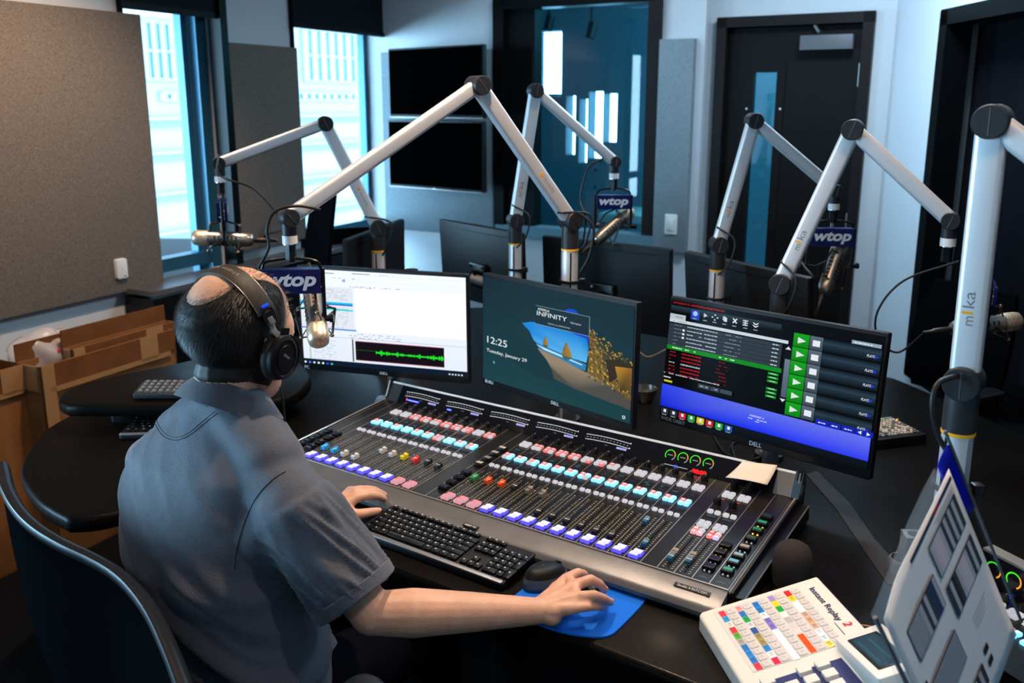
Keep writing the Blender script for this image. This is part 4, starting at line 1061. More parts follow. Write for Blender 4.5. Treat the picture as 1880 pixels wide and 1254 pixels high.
def channel(xc, top, mid, cap, capv, onk):
    s = strip_base('channel_strip', xc - .020, xc + .020)
    on_button(s, xc, .022, onk)
    m = MB('print'); ticks(m, xc, .048, .192); legend_quad(m, xc - .009, .003, .006, .0018, .0013, S('8a8070'), 'print'); legend_quad(m, xc + .006, .0055, .010, .0016, .0013, S('8a8070'), 'print')
    legend_quad(m, xc, .262, .030, .016, .0013, S('0a0f16'), 'print'); legend_quad(m, xc, .266, .020, .0014, .0014, S('2c4a80', .8), 'lit'); legend_quad(m, xc - .004, .260, .012, .0014, .0014, S('20304c', .8), 'lit')
    legend_quad(m, xc, .344, .030, .028, .0013, S('0c1018'), 'print')
    for k in range(3): legend_quad(m, xc - .004 + rg.uniform(-.004, .006), .352 - k * .008, rg.uniform(.008, .016), .0016, .0014, S(rg.choice(['28c8d8', '2050a8', '20407c', '6a5444']), .7), 'lit')
    m.build('slot_markings', s, smooth=0)
    fader(s, xc, capv, cap)
    m = MB('lit'); key(m, xc - .0085, .229, .0125, .0115, .001, .006, WHITE_B); key(m, xc + .0085, .229, .0125, .0115, .001, .006, WHITE_B); m.build('cue_buttons', s)
    m = MB('lit'); pad4(m, xc, .298, [BC[k] for k in mid]); m.build('bus_buttons', s)
    m = MB('lit'); pad4(m, xc, .388, [tuple(.8 * q for q in BC[k][:3]) + (1,) if k != 'w' else WHITE_B for k in top]); m.build('assign_buttons', s)
    m = MB('black_plastic'); knob(m, xc - .002, .437); m.build('knob', s)
capL = 'bbwwwwyrkk'; vL = [.077, .075, .073, .073, .145, .14, .144, .144, .149, .143]
for k in range(10): channel(.100 + .0402 * k, TOPL[k], MIDL[k], capL[k], vL[k], 'p' if k > 7 else 'v')
capR = 'gooksskkkkkktt'; vR = [.138, .142, .146, .148, .152, .153, .067, .066, .066, .061, .06, .06, .162, .07]
for k in range(14): channel(.588 + .0402 * k, TOPR[k], MIDR[k], capR[k], vR[k], 'p' if k < 3 else 'v')
def blackkey(root, x, y, top=None, leds=False):
    m = MB('black_satin'); m.rbox((x, y, .006), (.026, .020, .010), .002, bev=.002)
    if top: legend_quad(m, x, y + .001, .020, .011, .0113, S(top, .8), 'lit' if top in ('1c8a5c', '28a878', '6ac0c8') else 'print')
    else: legend_quad(m, x + .004, y + .003, .005, .003, .0113, S('5a7a90'), 'print')
    if leds:
        for sx in (-.006, .005): m.ball((x + sx, y - .0125, .002), .0022, 8, 'lit', S('ffb828', 2) if leds == 1 else S('b8c8d0', .8))
    return m.build('legend_button', root)
# left block of black buttons
for x, vs_ in ((.022, (.055, .092, .130, .165)), (.062, (.058, .093, .130, .163))):
    s = strip_base('button_strip', x - .020, x + .018)
    for v in vs_: blackkey(s, x, v)
    m = MB('print'); 
    for k in range(4): legend_quad(m, x - .006 + .004 * k, .026 + .001 * k, .005, .006, .0013, S('4a4640'), 'print')
    m.build('crest_mark', s, smooth=0)
# blank strips
for a, b_ in ((.482, .532), (1.131, 1.171)): strip_base('blank_strip', a, b_)
s = strip_base('button_strip', .532, .568)
for v, t in ((.053, '14284a'), (.086, '0c1626'), (.118, '0c1626'), (.150, '14284a'), (.212, 'b8b0a4'), (.250, '8a8680'), (.288, 'a8a49c'), (.325, 'c0b8a8')): blackkey(s, .550, v, t)
m = MB('print')
for k in range(5): legend_quad(m, .550 - .008 + .004 * k, .022 - .001 * abs(k - 2), .0034, .005 - .0012 * abs(k - 2), .0013, S('4a4640'))
m.build('crest_mark', s, smooth=0)
# monitor modules
for x, q in ((1.190, 'wwwwpwww'), (1.229, 'wwwwpwwp')):
    s = strip_base('monitor_strip', x - .0195, x + .0195)
    m = MB('black_plastic'); knob(m, x - .004, .443, 0, .009, .02); m.build('knob', s)
    m = MB('lit'); pad4(m, x, .390, [WHITE_B] * 4); m.build('assign_buttons', s)
    m = MB('lit'); legend_quad(m, x, .363, .030, .008, .0013, S('0c0c10'), 'print'); legend_quad(m, x - .006, .364, .010, .0026, .0015, S('ff4a20', 1.2)); legend_quad(m, x, .268, .028, .012, .0013, S('0c1420'), 'print'); legend_quad(m, x, .270, .022, .0018, .0015, S('5888b0', .8)); m.build('display', s, smooth=0)
    m = MB('black_plastic'); knob(m, x - .008, .332, 0, .009, .02); m.build('knob', s)
    m = MB('lit'); key(m, x - .009, .288, .0135, .013, .001, .0065, WHITE_B); key(m, x + .009, .288, .0135, .013, .001, .0065, WHITE_B); m.build('cue_buttons', s)
    m = MB('lit'); pad4(m, x, .222, [WHITE_B] * 4); pad4(m, x, .184, [PINK_B, WHITE_B, S('ffb0b0', .9), S('ffc8d0', .9)] if x < 1.2 else [S('ff5050', 1.0), S('ffc0c0', .9), PINK_B, S('e8d0ff', .9)]); m.build('talk_buttons', s)
    m = MB('print'); ticks(m, x, .012, .158); m.build('slot_markings', s, smooth=0)
    fader(s, x - .006, .066 if x < 1.2 else .072, 's'); fader(s, x - .006, .045 if x < 1.2 else .052, 't')
# right button strips
s = strip_base('button_strip', 1.250, 1.2885)
for v, t, l_ in ((.153, '0c0c10', 1), (.120, '0e1030', 1), (.087, '10123c', 2), (.053, '10143a', 2)): blackkey(s, 1.268, v, t, l_)
m = MB('print')
for k in range(5): legend_quad(m, 1.268 - .008 + .004 * k, .018 - .001 * abs(k - 2), .0034, .005 - .0012 * abs(k - 2), .0013, S('5a564e'))
m.build('crest_mark', s, smooth=0)
s = strip_base('button_strip', 1.2885, 1.327)
for v, t, l_ in ((.325, '28303c', 0), (.289, '28a878', 1), (.252, '1c8a5c', 1), (.210, '38505c', 2), (.165, 'a09888', 2), (.125, '8ab0b8', 2), (.095, '6ac0c8', 2), (.058, '28a878', 2)): blackkey(s, 1.307, v, t, l_)
m = MB('print')
for k in range(5): legend_quad(m, 1.307 - .008 + .004 * k, .018 - .001 * abs(k - 2), .0034, .005 - .0012 * abs(k - 2), .0013, S('5a564e'))
m.build('crest_mark', s, smooth=0)
m = MB('black_plastic'); MF = frame((1.262, -.028, -.0055), (1, 0, 0), Vector((0, 1, .25))); m.box((0, 0, 0), (.078, .011, .0012), MF); m.text('Studio 4 INTCOM', MF @ Matrix.Translation((0, 0, .0008)), .006, 0, mat='print', c=S('c8c4bc')); m.build('name_strip', con, smooth=0)

# curled paper note leaning on the bridge
P0 = CM @ (BM @ Vector((1.165, .034, .004)))
def bp(u, y, z): return CM @ (BM @ Vector((u, y, z)))
m = MB('cream_paper'); n_ = 8; vs = []
for i in range(n_ + 1):
    for j in range(n_ + 1):
        a, b_ = i / n_, j / n_
        u = 1.168 + .108 * a; y = .064 * (1 - b_) + .000; z = .006 + .050 * b_ ** 1.3 + .012 * math.sin(a * 3.1) * b_ - .010 * (1 - a) * b_
        u += (1 - b_) * .02 * (1 - a) + .0
        y += .004 * a - .006 * (1 - a) * (1 - b_)
        vs.append(bp(u, y + .004, z))
fs = [(i * (n_ + 1) + j, (i + 1) * (n_ + 1) + j, (i + 1) * (n_ + 1) + j + 1, i * (n_ + 1) + j + 1) for i in range(n_) for j in range(n_)]
m.add(vs, fs); o = m.build('paper_note', loc=P0); md = o.modifiers.new('t', 'SOLIDIFY'); md.thickness = .0006
tag(o, 'small curled cream paper note on the console meter bridge', 'paper')
# ================================================================ MICROPHONE ARMS
def plane_pt(px, A, az):
    return onplane(px[0], px[1], A, (math.cos(az), -math.sin(az), 0))
def rsect(p, q, w, t, side, mb, mat='alu', r=.010):
    """rounded-rectangular bar from p to q; side = direction of the thin axis"""
    ax = (q - p).normalized(); sd = Vector(side); sd = (sd - ax * sd.dot(ax)).normalized(); up = sd.cross(ax)
    M = frame(p, up, sd, up.cross(sd)); L = (q - p).dot(up.cross(sd).normalized())
    poly = []
    a, b_ = w / 2, t / 2
    for cx, cy, s in ((a - r, b_ - r, 0), (-a + r, b_ - r, 90), (-a + r, -b_ + r, 180), (a - r, -b_ + r, 270)):
        for k in range(5): tt = R(s + 22.5 * k); poly.append((cx + r * math.cos(tt), cy + r * math.sin(tt)))
    mb.prism(poly, min(0, L), max(0, L), M, mat)
    return up, sd
def mic_arm(a, b_, c, YA, YC, label, logo=None, az=None, cable=True, ringY=None):
    A = aty(a[0], a[1], YA); C = aty(c[0], c[1], YC)
    d = C - A; az = math.atan2(d.x, d.y) if az is None else az
    B = plane_pt(b_, A, az)
    if abs(az - math.atan2(d.x, d.y)) > .001: C = plane_pt(c, A, az)
    side = Vector((math.cos(az), -math.sin(az), 0))
    if side.dot(Vector((0, 0, CAM_H)) - A) < 0: side = -side
    root = thing('microphone_boom', (A.x, A.y, DZ + .002), label, 'microphone arm', 'articulated silver microphone arms')
    m = MB('alu'); zt = A.z - .094
    m.cyl((A.x, A.y, DZ + .002), (A.x, A.y, zt), .0255, n_=28)
    for k in range(4):
        t = az + R(30 + 90 * k); x, y = math.sin(t), math.cos(t)
        m.box((A.x + x * .0252, A.y + y * .0252, (DZ + zt) / 2), (.0045, .0045, zt - DZ - .01), None, 'black_satin') if k % 2 else m.box((A.x + x * .0250, A.y + y * .0250, (DZ + zt) / 2), (.006, .006, zt - DZ - .01), None, 'alu_dark')
    m.build('pole', root, world=True)
    m = MB('dark_grey'); m.cyl((A.x, A.y, DZ + .002), (A.x, A.y, DZ + .016), .042, n_=28); m.build('table_clamp', root, world=True)
    m = MB('orange_ring'); m.cyl((A.x, A.y, zt), (A.x, A.y, zt + .006), .0275, n_=28); m.build('orange_ring', root, world=True)
    m = MB('dark_grey'); m.lathe([(.027, 0), (.0275, .050), (.0265, .068), (.022, .088)], (A.x, A.y, zt + .006), (0, 0, 1), 28); m.build('collar', root, world=True)
    def disc(P, r, hw, nm):
        q = MB('dark_grey'); q.lathe([(r * .96, -hw), (r, -hw + .003), (r, hw - .004), (r * .94, hw - .002), (r * .93, hw), (0, hw)], P, side, 30); q.lathe([(0, -hw), (r * .96, -hw)], P, side, 30)
        q.tube([P + side * (hw + .0005) + Vector((0, 0, 0)) + (B - A).normalized() * k for k in (-r * .8, r * .8)], .0008, 4, 'grey_plastic')
        return q.build(nm, root, world=True)
    disc(A, .030, .030, 'lower_joint')
    m = MB('alu'); u1 = (B - A).normalized(); up, sd = rsect(A + u1 * .022, B - u1 * .012, .047, .034, side, m); lower = m.build('lower_arm', root, world=True, smooth=30)
    disc(B, .0275, .032, 'elbow_joint')
    m = MB('alu'); u2 = (C - B).normalized(); rsect(B + u2 * .014, C - u2 * .012, .041, .031, side, m); m.build('upper_arm', root, world=True, smooth=30)
    disc(C, .023, .024, 'head_joint')
    # head: collar, white ring, black hex
    m = MB('dark_grey'); m.cyl(C - Vector((0, 0, .012)), C - Vector((0, 0, .045)), .019, n_=20); m.cyl(C - Vector((0, 0, .045)), C - Vector((0, 0, .066)), .0195, n_=20, mat='white_plastic'); m.cyl(C - Vector((0, 0, .066)), C - Vector((0, 0, .068)), .0195, n_=20, mat='chrome')
    m.cyl(C - Vector((0, 0, .068)), C - Vector((0, 0, .108)), .014, n_=6, mat='black_satin'); m.build('swivel_head', root, world=True)
    if logo:
        kind, fr = logo; P = A.lerp(B, fr) + side * .0174
        # text along the arm, reading upward (m!ka) or downward
        xd = u1 if kind == 'mika' else -u1
        yd = side.cross(xd)
        M_ = frame(P, xd, yd)
        q = MB('print')
        if kind == 'mika':
            c0 = S('77797c'); q.text('m', M_ @ Matrix.Translation((-.021, -.001, 0)), .011, .0, c=c0, width=.016); q.text('ka', M_ @ Matrix.Translation((.015, .003, 0)), .018, .0, c=c0, width=.028)
            q.box((-.0075, .0035, 0), (.0045, .017, .0004), M_, c=S('f0a010'))
        else:
            q.text('YELLOWTEC', M_ @ Matrix.Translation((.008, 0, 0)), .009, .0, c=S('8a8680'), width=.062); q.box((0, 0, 0), (.010, .010, .0004), M_ @ Matrix.Translation((-.034, 0, 0)) @ Matrix.Rotation(R(45), 4, 'Z'), c=S('f0a010'))
        q.build('logo_print', lower, world=True, smooth=0)
    # cable clamp on the pole
    m = MB('black_satin'); zc = max(DZ + .12, zt - .10); m.torus((A.x, A.y, zc), (0, 0, 1), .029, .005, 24, 6); m.rbox((A.x + .04, A.y - .01, zc), (.02, .02, .02), .004); m.build('cable_clip', root, world=True)
    if cable:
        m = MB('cable'); pts = [A + side * .02 - u1 * .03 + Vector((0, 0, -.08)), A + side * .045 + Vector((0, 0, -.06)) - side.cross(Vector((0, 0, 1))) * .03, A + side * .040 - side.cross(Vector((0, 0, 1))) * .045 + Vector((0, 0, .02)), A + u1 * .06 + side * .01 + up * .026]
        m.tube(bez(pts, 6), .0035, 8); m.build('cable', root, world=True)
    return root, A, B, C, side

def mic_rig(C, yaw, micdir, label_sign, label_mic, sw=.135, sh=.056, st=.036, micoff=(0, 0, 0), tail=.06, drop=.115, text_side='wtop', cup=False, cable=None):
    """C: bottom of the swivel head. sign hangs below; microphone in its shock mount below the sign"""
    T = Vector((0, 0, 1)); X = Vector((math.cos(yaw), math.sin(yaw), 0)); N = Vector((math.sin(yaw), -math.cos(yaw), 0))
    top = C - T * .020
    O = top - T * (sh / 2 + .004)
    M = frame(O, X, T, N)          # x along the sign, y up, z toward its reader
    mount = thing('shock_mount', M, label_mic.replace('microphone', 'microphone cradle', 1), 'shock mount', 'black microphone cradles')
    m = MB('black_satin'); hw = sw / 2 + .004
    m.tube(bez([(-hw + .004, sh / 2 - .002, 0), (-hw * .82, sh / 2 + .018, 0), (-.02, sh / 2 + .026, 0), (.02, sh / 2 + .026, 0), (hw * .82, sh / 2 + .018, 0), (hw - .004, sh / 2 - .002, 0)], 4), .0042, 8)
    m.cyl((0, sh / 2 + .045, 0), (0, sh / 2 + .018, 0), .010, n_=12)
    m.build('hanger', mount)
    zc = -sh / 2 - drop * .62
    for s in (-1, 1):
        m = MB('black_satin'); m.tube([(s * hw, sh / 2, -.0), (s * hw, zc, 0)], .006, 8, flat=(1, 1)); m.cyl((s * (hw - .008), zc, 0), (s * (hw + .016), zc, 0), .008, n_=12); m.cyl((s * (hw + .014), zc, 0), (s * (hw + .024), zc, 0), .011, n_=10)
        m.build('yoke_leg', mount)
    Q = M @ Vector((micoff[0], zc + micoff[1], micoff[2])); D = Vector(micdir).normalized()
    # elastic frame: two end triangles joined to the pivots
    sx = D.cross(T).normalized() if abs(D.dot(T)) < .95 else X; uy = sx.cross(D)
    m = MB('mic_dark'); piv = [M @ Vector((s * hw, zc, 0)) for s in (-1, 1)]
    for e, k in ((-.055, 1), (.05, 1)):
        P = [Q + D * e + uy * .052, Q + D * e - uy * .040 + sx * .040, Q + D * e - uy * .040 - sx * .040]
        m.tube(P, .0026, 6, closed=True)
        for p in P: m.ball(tuple(p), .006, 8, 'bronze')
    a_, b2 = Q - D * .055, Q + D * .05
    for sg in (-1, 1): m.tube([a_ - uy * .040 + sx * .04 * sg, Q + uy * .01 + sx * .052 * sg, b2 - uy * .040 + sx * .04 * sg], .0036, 6)
    m.tube([a_ + uy * .052, Q + uy * .066, b2 + uy * .052], .0036, 6)
    m.tube([piv[0], Q - sx * .05 if (piv[0] - Q).dot(sx) < 0 else Q + sx * .05], .003, 6); m.tube([piv[1], Q + sx * .05 if (piv[1] - Q).dot(sx) > 0 else Q - sx * .05], .003, 6)
    m.build('elastic_frame', mount, world=True)
    # sign
    sg = thing('station_sign', M, label_sign, 'sign', 'blue station name signs on the microphones')
    m = MB('sign_blue'); m.rbox((0, 0, 0), (sw, sh, st), .002, bev=.0012); m.build('board', sg, smooth=20)
    m = MB('sign_white'); zt = st / 2 + .0006
    m.text('wtop', Matrix.Translation((0, -.001, zt)), sh * .70, .035, .22, width=sw * .86); m.text('wtop', Matrix.Rotation(R(180), 4, 'Y') @ Matrix.Translation((0, -.001, zt)), sh * .70, .035, .22, width=sw * .86)
    for s in (-1, 1):
        MS_ = frame((s * (sw / 2 + .0006), 0, 0), (0, -1, 0), Vector((s, 0, 0)).cross(Vector((0, -1, 0)))); m.text('wtop', MS_, st * .62, .03, .2, width=sh * .88)
    m.build('lettering', sg, smooth=0)
    # microphone
    mic = thing('microphone', frame(Q, sx, uy, -D if False else sx.cross(uy)), label_mic, 'microphone', 'broadcast microphones')
    m = MB('mic_metal'); m.lathe([(.012, -.105), (.019, -.100), (.024, -.090), (.026, -.07), (.026, .045), (.0275, .05), (.0275, .056)], Q, D, 26); m.build('body', mic, world=True)
    m = MB('grille'); m.lathe([(.0275, .056), (.0285, .062), (.0285, .092), (.026, .105), (.018, .112), (0, .114)], Q, D, 26); m.build('head_grille', mic, world=True)
    m = MB('mic_dark')
    for k in range(6):
        e = -.045 + k * .015
        for j in range(5):
            t = R(72 * j + 20); dv = (sx * math.cos(t) + uy * math.sin(t)); m.rbox((0, 0, 0), (.014, .006, .001), .002, frame(Q + D * e + dv * .0262, dv.cross(D), D, dv))
    m.build('vent_slots', mic, world=True)
    m = MB('mic_dark'); e = Q - D * .105; m.lathe([(.0075, 0), (.0095, .004), (.0095, .05), (.006, .058), (.0045, .085)], e, -D, 16); m.build('cable_plug', mic, world=True)
    if cable:
        m = MB('cable'); m.tube(bez([e - D * .08] + [Vector(p) for p in cable], 10), .0033, 8); m.build('cable', mic, world=True)
    return M, Q

r1 = mic_arm((693, 417), (597, 227), (402, 300), 3.30, 2.80, 'silver microphone arm farthest left, reaching toward the first window', ('yt', .30), az=R(252))
r2 = mic_arm((1047, 405), (877, 157), (530, 400), 2.72, 2.22, 'large silver microphone arm rising behind the middle monitor and over to the seated person', ('yt', .30))
r3 = mic_arm((946, 405), (983, 167), (1128, 297), 3.40, 2.90, 'thin silver microphone arm in front of the studio window glass', ('mika', .25), az=R(75))
r4 = mic_arm((1319, 449), (1384, 222), (1533, 350), 3.05, 2.55, 'silver microphone arm in front of the dark door', ('mika', .30), az=R(88))
r5 = mic_arm((1434, 520), (1566, 238), (1745, 405), 2.42, 2.56, 'silver microphone arm behind the right-hand monitor', ('mika', .30), az=R(116))
r6 = mic_arm((1770, 700), (1823, 223), (1965, 330), 1.42, 1.62, 'nearest and largest silver microphone arm, by the clear document stand', ('mika', .30), az=R(128), cable=False)
dz = Vector((0, 0, -.108))
C1, C2, C3, C4, C5 = [r[3] + dz for r in (r1, r2, r3, r4, r5)]
mic_rig(C1, R(107), (-1, -.12, .06), 'blue station sign seen edge-on below the arm by the first window', 'silver microphone hanging edge-on before the first window', sw=.15, sh=.068, st=.036, cable=[aty(485, 432, 2.8), aty(520, 415, 2.82), aty(470, 350, 2.82), aty(404, 322, 2.8), r1[3] + Vector((0, 0, .03))])
mic_rig(C2, R(4), (.22, -.72, -.50), 'blue station sign partly hidden by the head of the seated person', 'microphone with round gold mesh head in front of the seated person', sw=.150, sh=.064, micoff=(.050, .010, -.03), cable=None)
mic_rig(C3, R(-2), (.60, .35, .45), 'blue station sign in front of the studio window glass', 'microphone tilted up to the right before the studio window', cable=[aty(1075, 405, 2.88), aty(1065, 365, 2.9), aty(1080, 310, 2.9), aty(1108, 290, 2.9)])
mic_rig(C4, R(-4), (.42, .45, .85), 'blue station sign in front of the dark door', 'microphone tilted steeply upward before the dark door', sw=.15, sh=.064, micoff=(.012, -.01, 0), cable=[aty(1500, 522, 2.53), aty(1472, 480, 2.56), aty(1478, 430, 2.58)])
C5 = aty(1818, 505, 2.5)
m = MB('alu'); 
mic_rig(C5, R(66), (1, .1, .10), 'blue station sign seen edge-on behind the nearest arm', 'microphone pointing right behind the nearest silver arm', micoff=(0, -.0, 0), cable=[aty(1648, 647, 2.5), aty(1612, 620, 2.5), aty(1612, 570, 2.5), aty(1660, 515, 2.5), aty(1760, 480, 2.5)])
# long loop cable of the main arm
m = MB('cable'); m.tube(bez([aty(588, 385, 2.24), aty(545, 378, 2.21), aty(505, 388, 2.19), aty(490, 420, 2.18), aty(493, 455, 2.18), aty(474, 492, 2.18)], 8), .0042, 8); m.build('cable_run', r2[0], world=True); m = MB('cable'); m.tube(bez([aty(1062, 390, 2.68), aty(1085, 410, 2.68), aty(1090, 430, 2.68), aty(1082, 470, 2.69), aty(1066, 500, 2.70)], 8), .0045, 8); m.build('cable_run', r2[0], world=True)
m = MB('cable'); m.tube(bez([aty(1756, 690, 1.40), aty(1722, 705, 1.38), aty(1712, 745, 1.37), aty(1722, 800, 1.37), aty(1755, 850, 1.36)], 8), .0048, 8); m.build('cable_run', r6[0], world=True)
# ================================================================ SMALL THINGS ON THE DESK
def keyboard(M, label, group=None, W=.441, D=.150, full=True, palm=True, tilt=5, lift=.0, rowspec=None, legends=True, kc='black_satin', base='black_plastic', name='keyboard', tape=None):
    root = thing(name, M, label, 'keyboard', group)
    K = Matrix.Rotation(R(tilt), 4, 'X')
    m = MB(base); m.M = K; m.rbox((W / 2, D / 2, .008), (W, D, .014), .010, bev=.003); m.build('case', root)
    if palm: m = MB('console_metal'); m.M = K; m.rbox((W / 2, .007, .0165), (W - .006, .012, .004), .004, mat='alu_dark'); m.build('front_rail', root)
    m = MB(kc); m.M = K; g = MB('print'); g.M = K; u = .0190; z0 = .015; hh = .0065
    def kk(x, y, w, h=1.0, leg=True):
        m.rbox((x + w * u / 2, y, z0 + hh / 2), (w * u - .0022, h * u - .0022, hh), .0022, bev=.0016, seg=2)
        if leg and legends: q = .0019; x_ = x + w * u * .40; g.quad((x_ - q, y + .001, z0 + hh + .0002), (x_ + q, y + .001, z0 + hh + .0002), (x_ + q, y + .0045, z0 + hh + .0002), (x_ - q, y + .0045, z0 + hh + .0002), c=S('c8c4bc'))
    if rowspec:
        for y, xs, h in rowspec:
            for x, w in xs: kk(x, y, w, h)
    else:
        y0 = .028; x0 = .012
        rows = [[1.25, 1.25, 1.25, 6.0, 1.25, 1.25, 1.25, 1.5], [2.25] + [1] * 10 + [2.75], [1.75] + [1] * 11 + [2.25], [1.5] + [1] * 12 + [1.5], [1] * 13 + [2]]
        for r_, row in enumerate(rows):
            x = x0
            for w in row: kk(x, y0 + r_ * u, w); x += w * u
        for k in range(13): kk(x0 + (k + (k > 0) * .6 + (k > 4) * .4 + (k > 8) * .4) * u, y0 + 5.25 * u, 1, .72)
        x1 = x0 + 15.25 * u + .003
        for k in range(3): kk(x1 + k * u, y0, 1); kk(x1 + k * u, y0 + 3 * u, 1); kk(x1 + k * u, y0 + 4 * u, 1); kk(x1 + k * u, y0 + 5.25 * u, 1, .72)
        kk(x1 + u, y0 + u, 1); x2 = x1 + 3 * u + .004
        kk(x2, y0, 2); kk(x2 + 2 * u, y0, 1)
        for r_ in range(1, 5):
            for k in range(3): kk(x2 + k * u, y0 + r_ * u, 1)
        kk(x2 + 3 * u, y0 + u * .5, 1, 2); kk(x2 + 3 * u, y0 + u * 2.5, 1, 2); kk(x2 + 3 * u, y0 + u * 4, 1)
    m.build('keycaps', root); 
    if legends: g.build('key_legends', root, smooth=0)
    if tape:
        t = MB('black_satin'); t.M = K; t.box((tape[1], tape[2], .0235), (.042, .013, .0012)); q = MB('print'); q.M = K; q.text(tape[0], Matrix.Translation((tape[1], tape[2], .0243)), .0065, .02, c=S('e0dcd4'), width=.034); o = t.build('label_tape', root, smooth=0); q.build('lettering', o, smooth=0)
    return root
kx = Vector((.338, -.231, 0)).normalized()
KM = frame(Vector((-.382, 1.937, DZ + .002)), kx, UP.cross(kx) if False else Vector((-kx.y, kx.x, 0)), (0, 0, 1))
kb = keyboard(KM, 'black full-size keyboard under the left hand of the seated person', W=.436, D=.152, tape=('HOST PC', .245, .145))
q = MB('print'); q.M = Matrix.Rotation(R(5), 4, 'X'); q.text('logitech', Matrix.Translation((.398, .148, .0152)), .0065, .0, c=S('b8b4ac'), width=.026)
for k in range(8): q.box((.10 + .018 * k, .154, .0152), (.012, .0016, .0004), c=S('a8a49c'))
q.build('maker_mark', kb, smooth=0)
# mouse
def mouse(M, label, body='black_plastic', ring='grey_plastic'):
    root = thing('computer_mouse', M, label, 'mouse')
    vs = []; fs = []; n_, k_ = 28, 9
    for i in range(k_):
        t = i / (k_ - 1); ph = t * math.pi / 2; h = .036 * math.sin(ph); s = math.cos(ph) ** .55
        for j in range(n_):
            a = 2 * math.pi * j / n_; wx = .030 * (1 - .10 * math.cos(a) ** 2); ly = .050
            vs.append((wx * s * math.sin(a), ly * s * math.cos(a) - .004 * t, h * (1 - .12 * math.cos(a) * s)))
    for i in range(k_ - 1):
        for j in range(n_): q_ = (j + 1) % n_; fs.append((i * n_ + j, (i + 1) * n_ + j, (i + 1) * n_ + q_, i * n_ + q_))
    fs.append(tuple(range(n_)))
    m = MB(ring); m.add(vs, [f for k, f in enumerate(fs) if k < n_ * 3 or k == len(fs) - 1]); m.build('side_shell', root, smooth=180)
    m = MB(body); m.add([(a * 1.004, b_ * 1.004, c_ + .0004) for a, b_, c_ in vs], [f for k, f in enumerate(fs) if n_ * 3 <= k < len(fs) - 1]); m.build('top_shell', root, smooth=180)
    m = MB('black_satin'); m.cyl((-.003, .028, .0255), (.003, .028, .0255), .008, n_=16); m.build('scroll_wheel', root)
    return root
mp = at(1002, 1068, DZ + .006); md_ = (at(1045, 1044, DZ + .006) - at(962, 1078, DZ + .006)).normalized()
mr = mouse(frame(mp, Vector((md_.y, -md_.x, 0)), md_, (0, 0, 1)) @ Matrix.Scale(1.18, 4), 'dark mouse with grey sides resting on the corner of the blue pad')
q = MB('print'); q.text('logitech', frame((0, -.012, .0366), (0, 1, 0), (-1, 0, 0)), .004, 0, c=S('a8a49c'), width=.016); q.build('maker_mark', mr, smooth=0)
mp2 = at(1080, 1090, DZ + .006); mouse(frame(mp2, Vector((-.55, -.83, 0)), Vector((.83, -.55, 0)), (0, 0, 1)) @ Matrix.Scale(.62, 4), 'black mouse mostly hidden under the right hand on the blue pad', 'black_satin', 'black_plastic')
# mouse pad
P = [at(x, y, DZ + .004) for x, y in ((930, 1105), (1000, 1048), (1022, 1034), (1040, 1034), (1100, 1055), (1165, 1079), (1184, 1092), (1180, 1108), (1135, 1155), (1118, 1166), (1095, 1169), (1045, 1163), (1000, 1150), (960, 1135), (932, 1122))]
m = MB('mousepad'); Pz = bez([Vector((p.x, p.y, 0)) for p in P] + [Vector((P[0].x, P[0].y, 0))], 4)[:-1]
ar = sum(Pz[i - 1].x * Pz[i].y - Pz[i].x * Pz[i - 1].y for i in range(len(Pz)))
if ar < 0: Pz = Pz[::-1]
c_ = sum(Pz, Vector()) / len(Pz)
m.prism([(p.x - c_.x, p.y - c_.y) for p in Pz], 0, .004, bev=.0008)
o = m.build('mouse_pad'); o.location = (c_.x, c_.y, DZ + .0005); tag(o, 'bright blue mouse pad under the right hand', 'mouse pad')

# left-side keypads
def gridkeys(nx, ny, x0, y0, sx, sy, w=.8): return [(y0 + j * sy, [(x0 + i * sx, w) for i in range(nx)], w) for j in range(ny)]
a = at(242, 722, .866); xd = (at(345, 722, .866) - a).normalized(); yd = Vector((-xd.y, xd.x, 0))
keyboard(frame(a - UP * .018, xd, yd, (0, 0, 1)), 'grey keypad on the raised black shelf at the left', W=.20, D=.10, tilt=9, palm=False, rowspec=gridkeys(8, 4, .012, .018, .022, .021, .95), kc='grey_plastic', base='dark_grey', name='keypad')
a = at(217, 803, DZ + .012); b_ = at(262, 758, DZ + .012); yd = (b_ - a).normalized(); xd = Vector((yd.y, -yd.x, 0))
keyboard(frame(a - UP * .008, xd, yd, (0, 0, 1)), 'black keyboard half hidden behind the left side of the seated person', W=.441, D=.15, tilt=4)
a = at(497, 800, DZ + .012); b_ = at(513, 768, DZ + .012); yd = (b_ - a).normalized(); xd = Vector((yd.y, -yd.x, 0))
keyboard(frame(a - xd * .20 - UP * .008, xd, yd, (0, 0, 1)), 'small silver-topped keypad between the chin of the person and the console', W=.20, D=.12, tilt=6, palm=False, rowspec=gridkeys(8, 4, .012, .02, .022, .024, .9), kc='console_metal', base='steel', name='keypad')

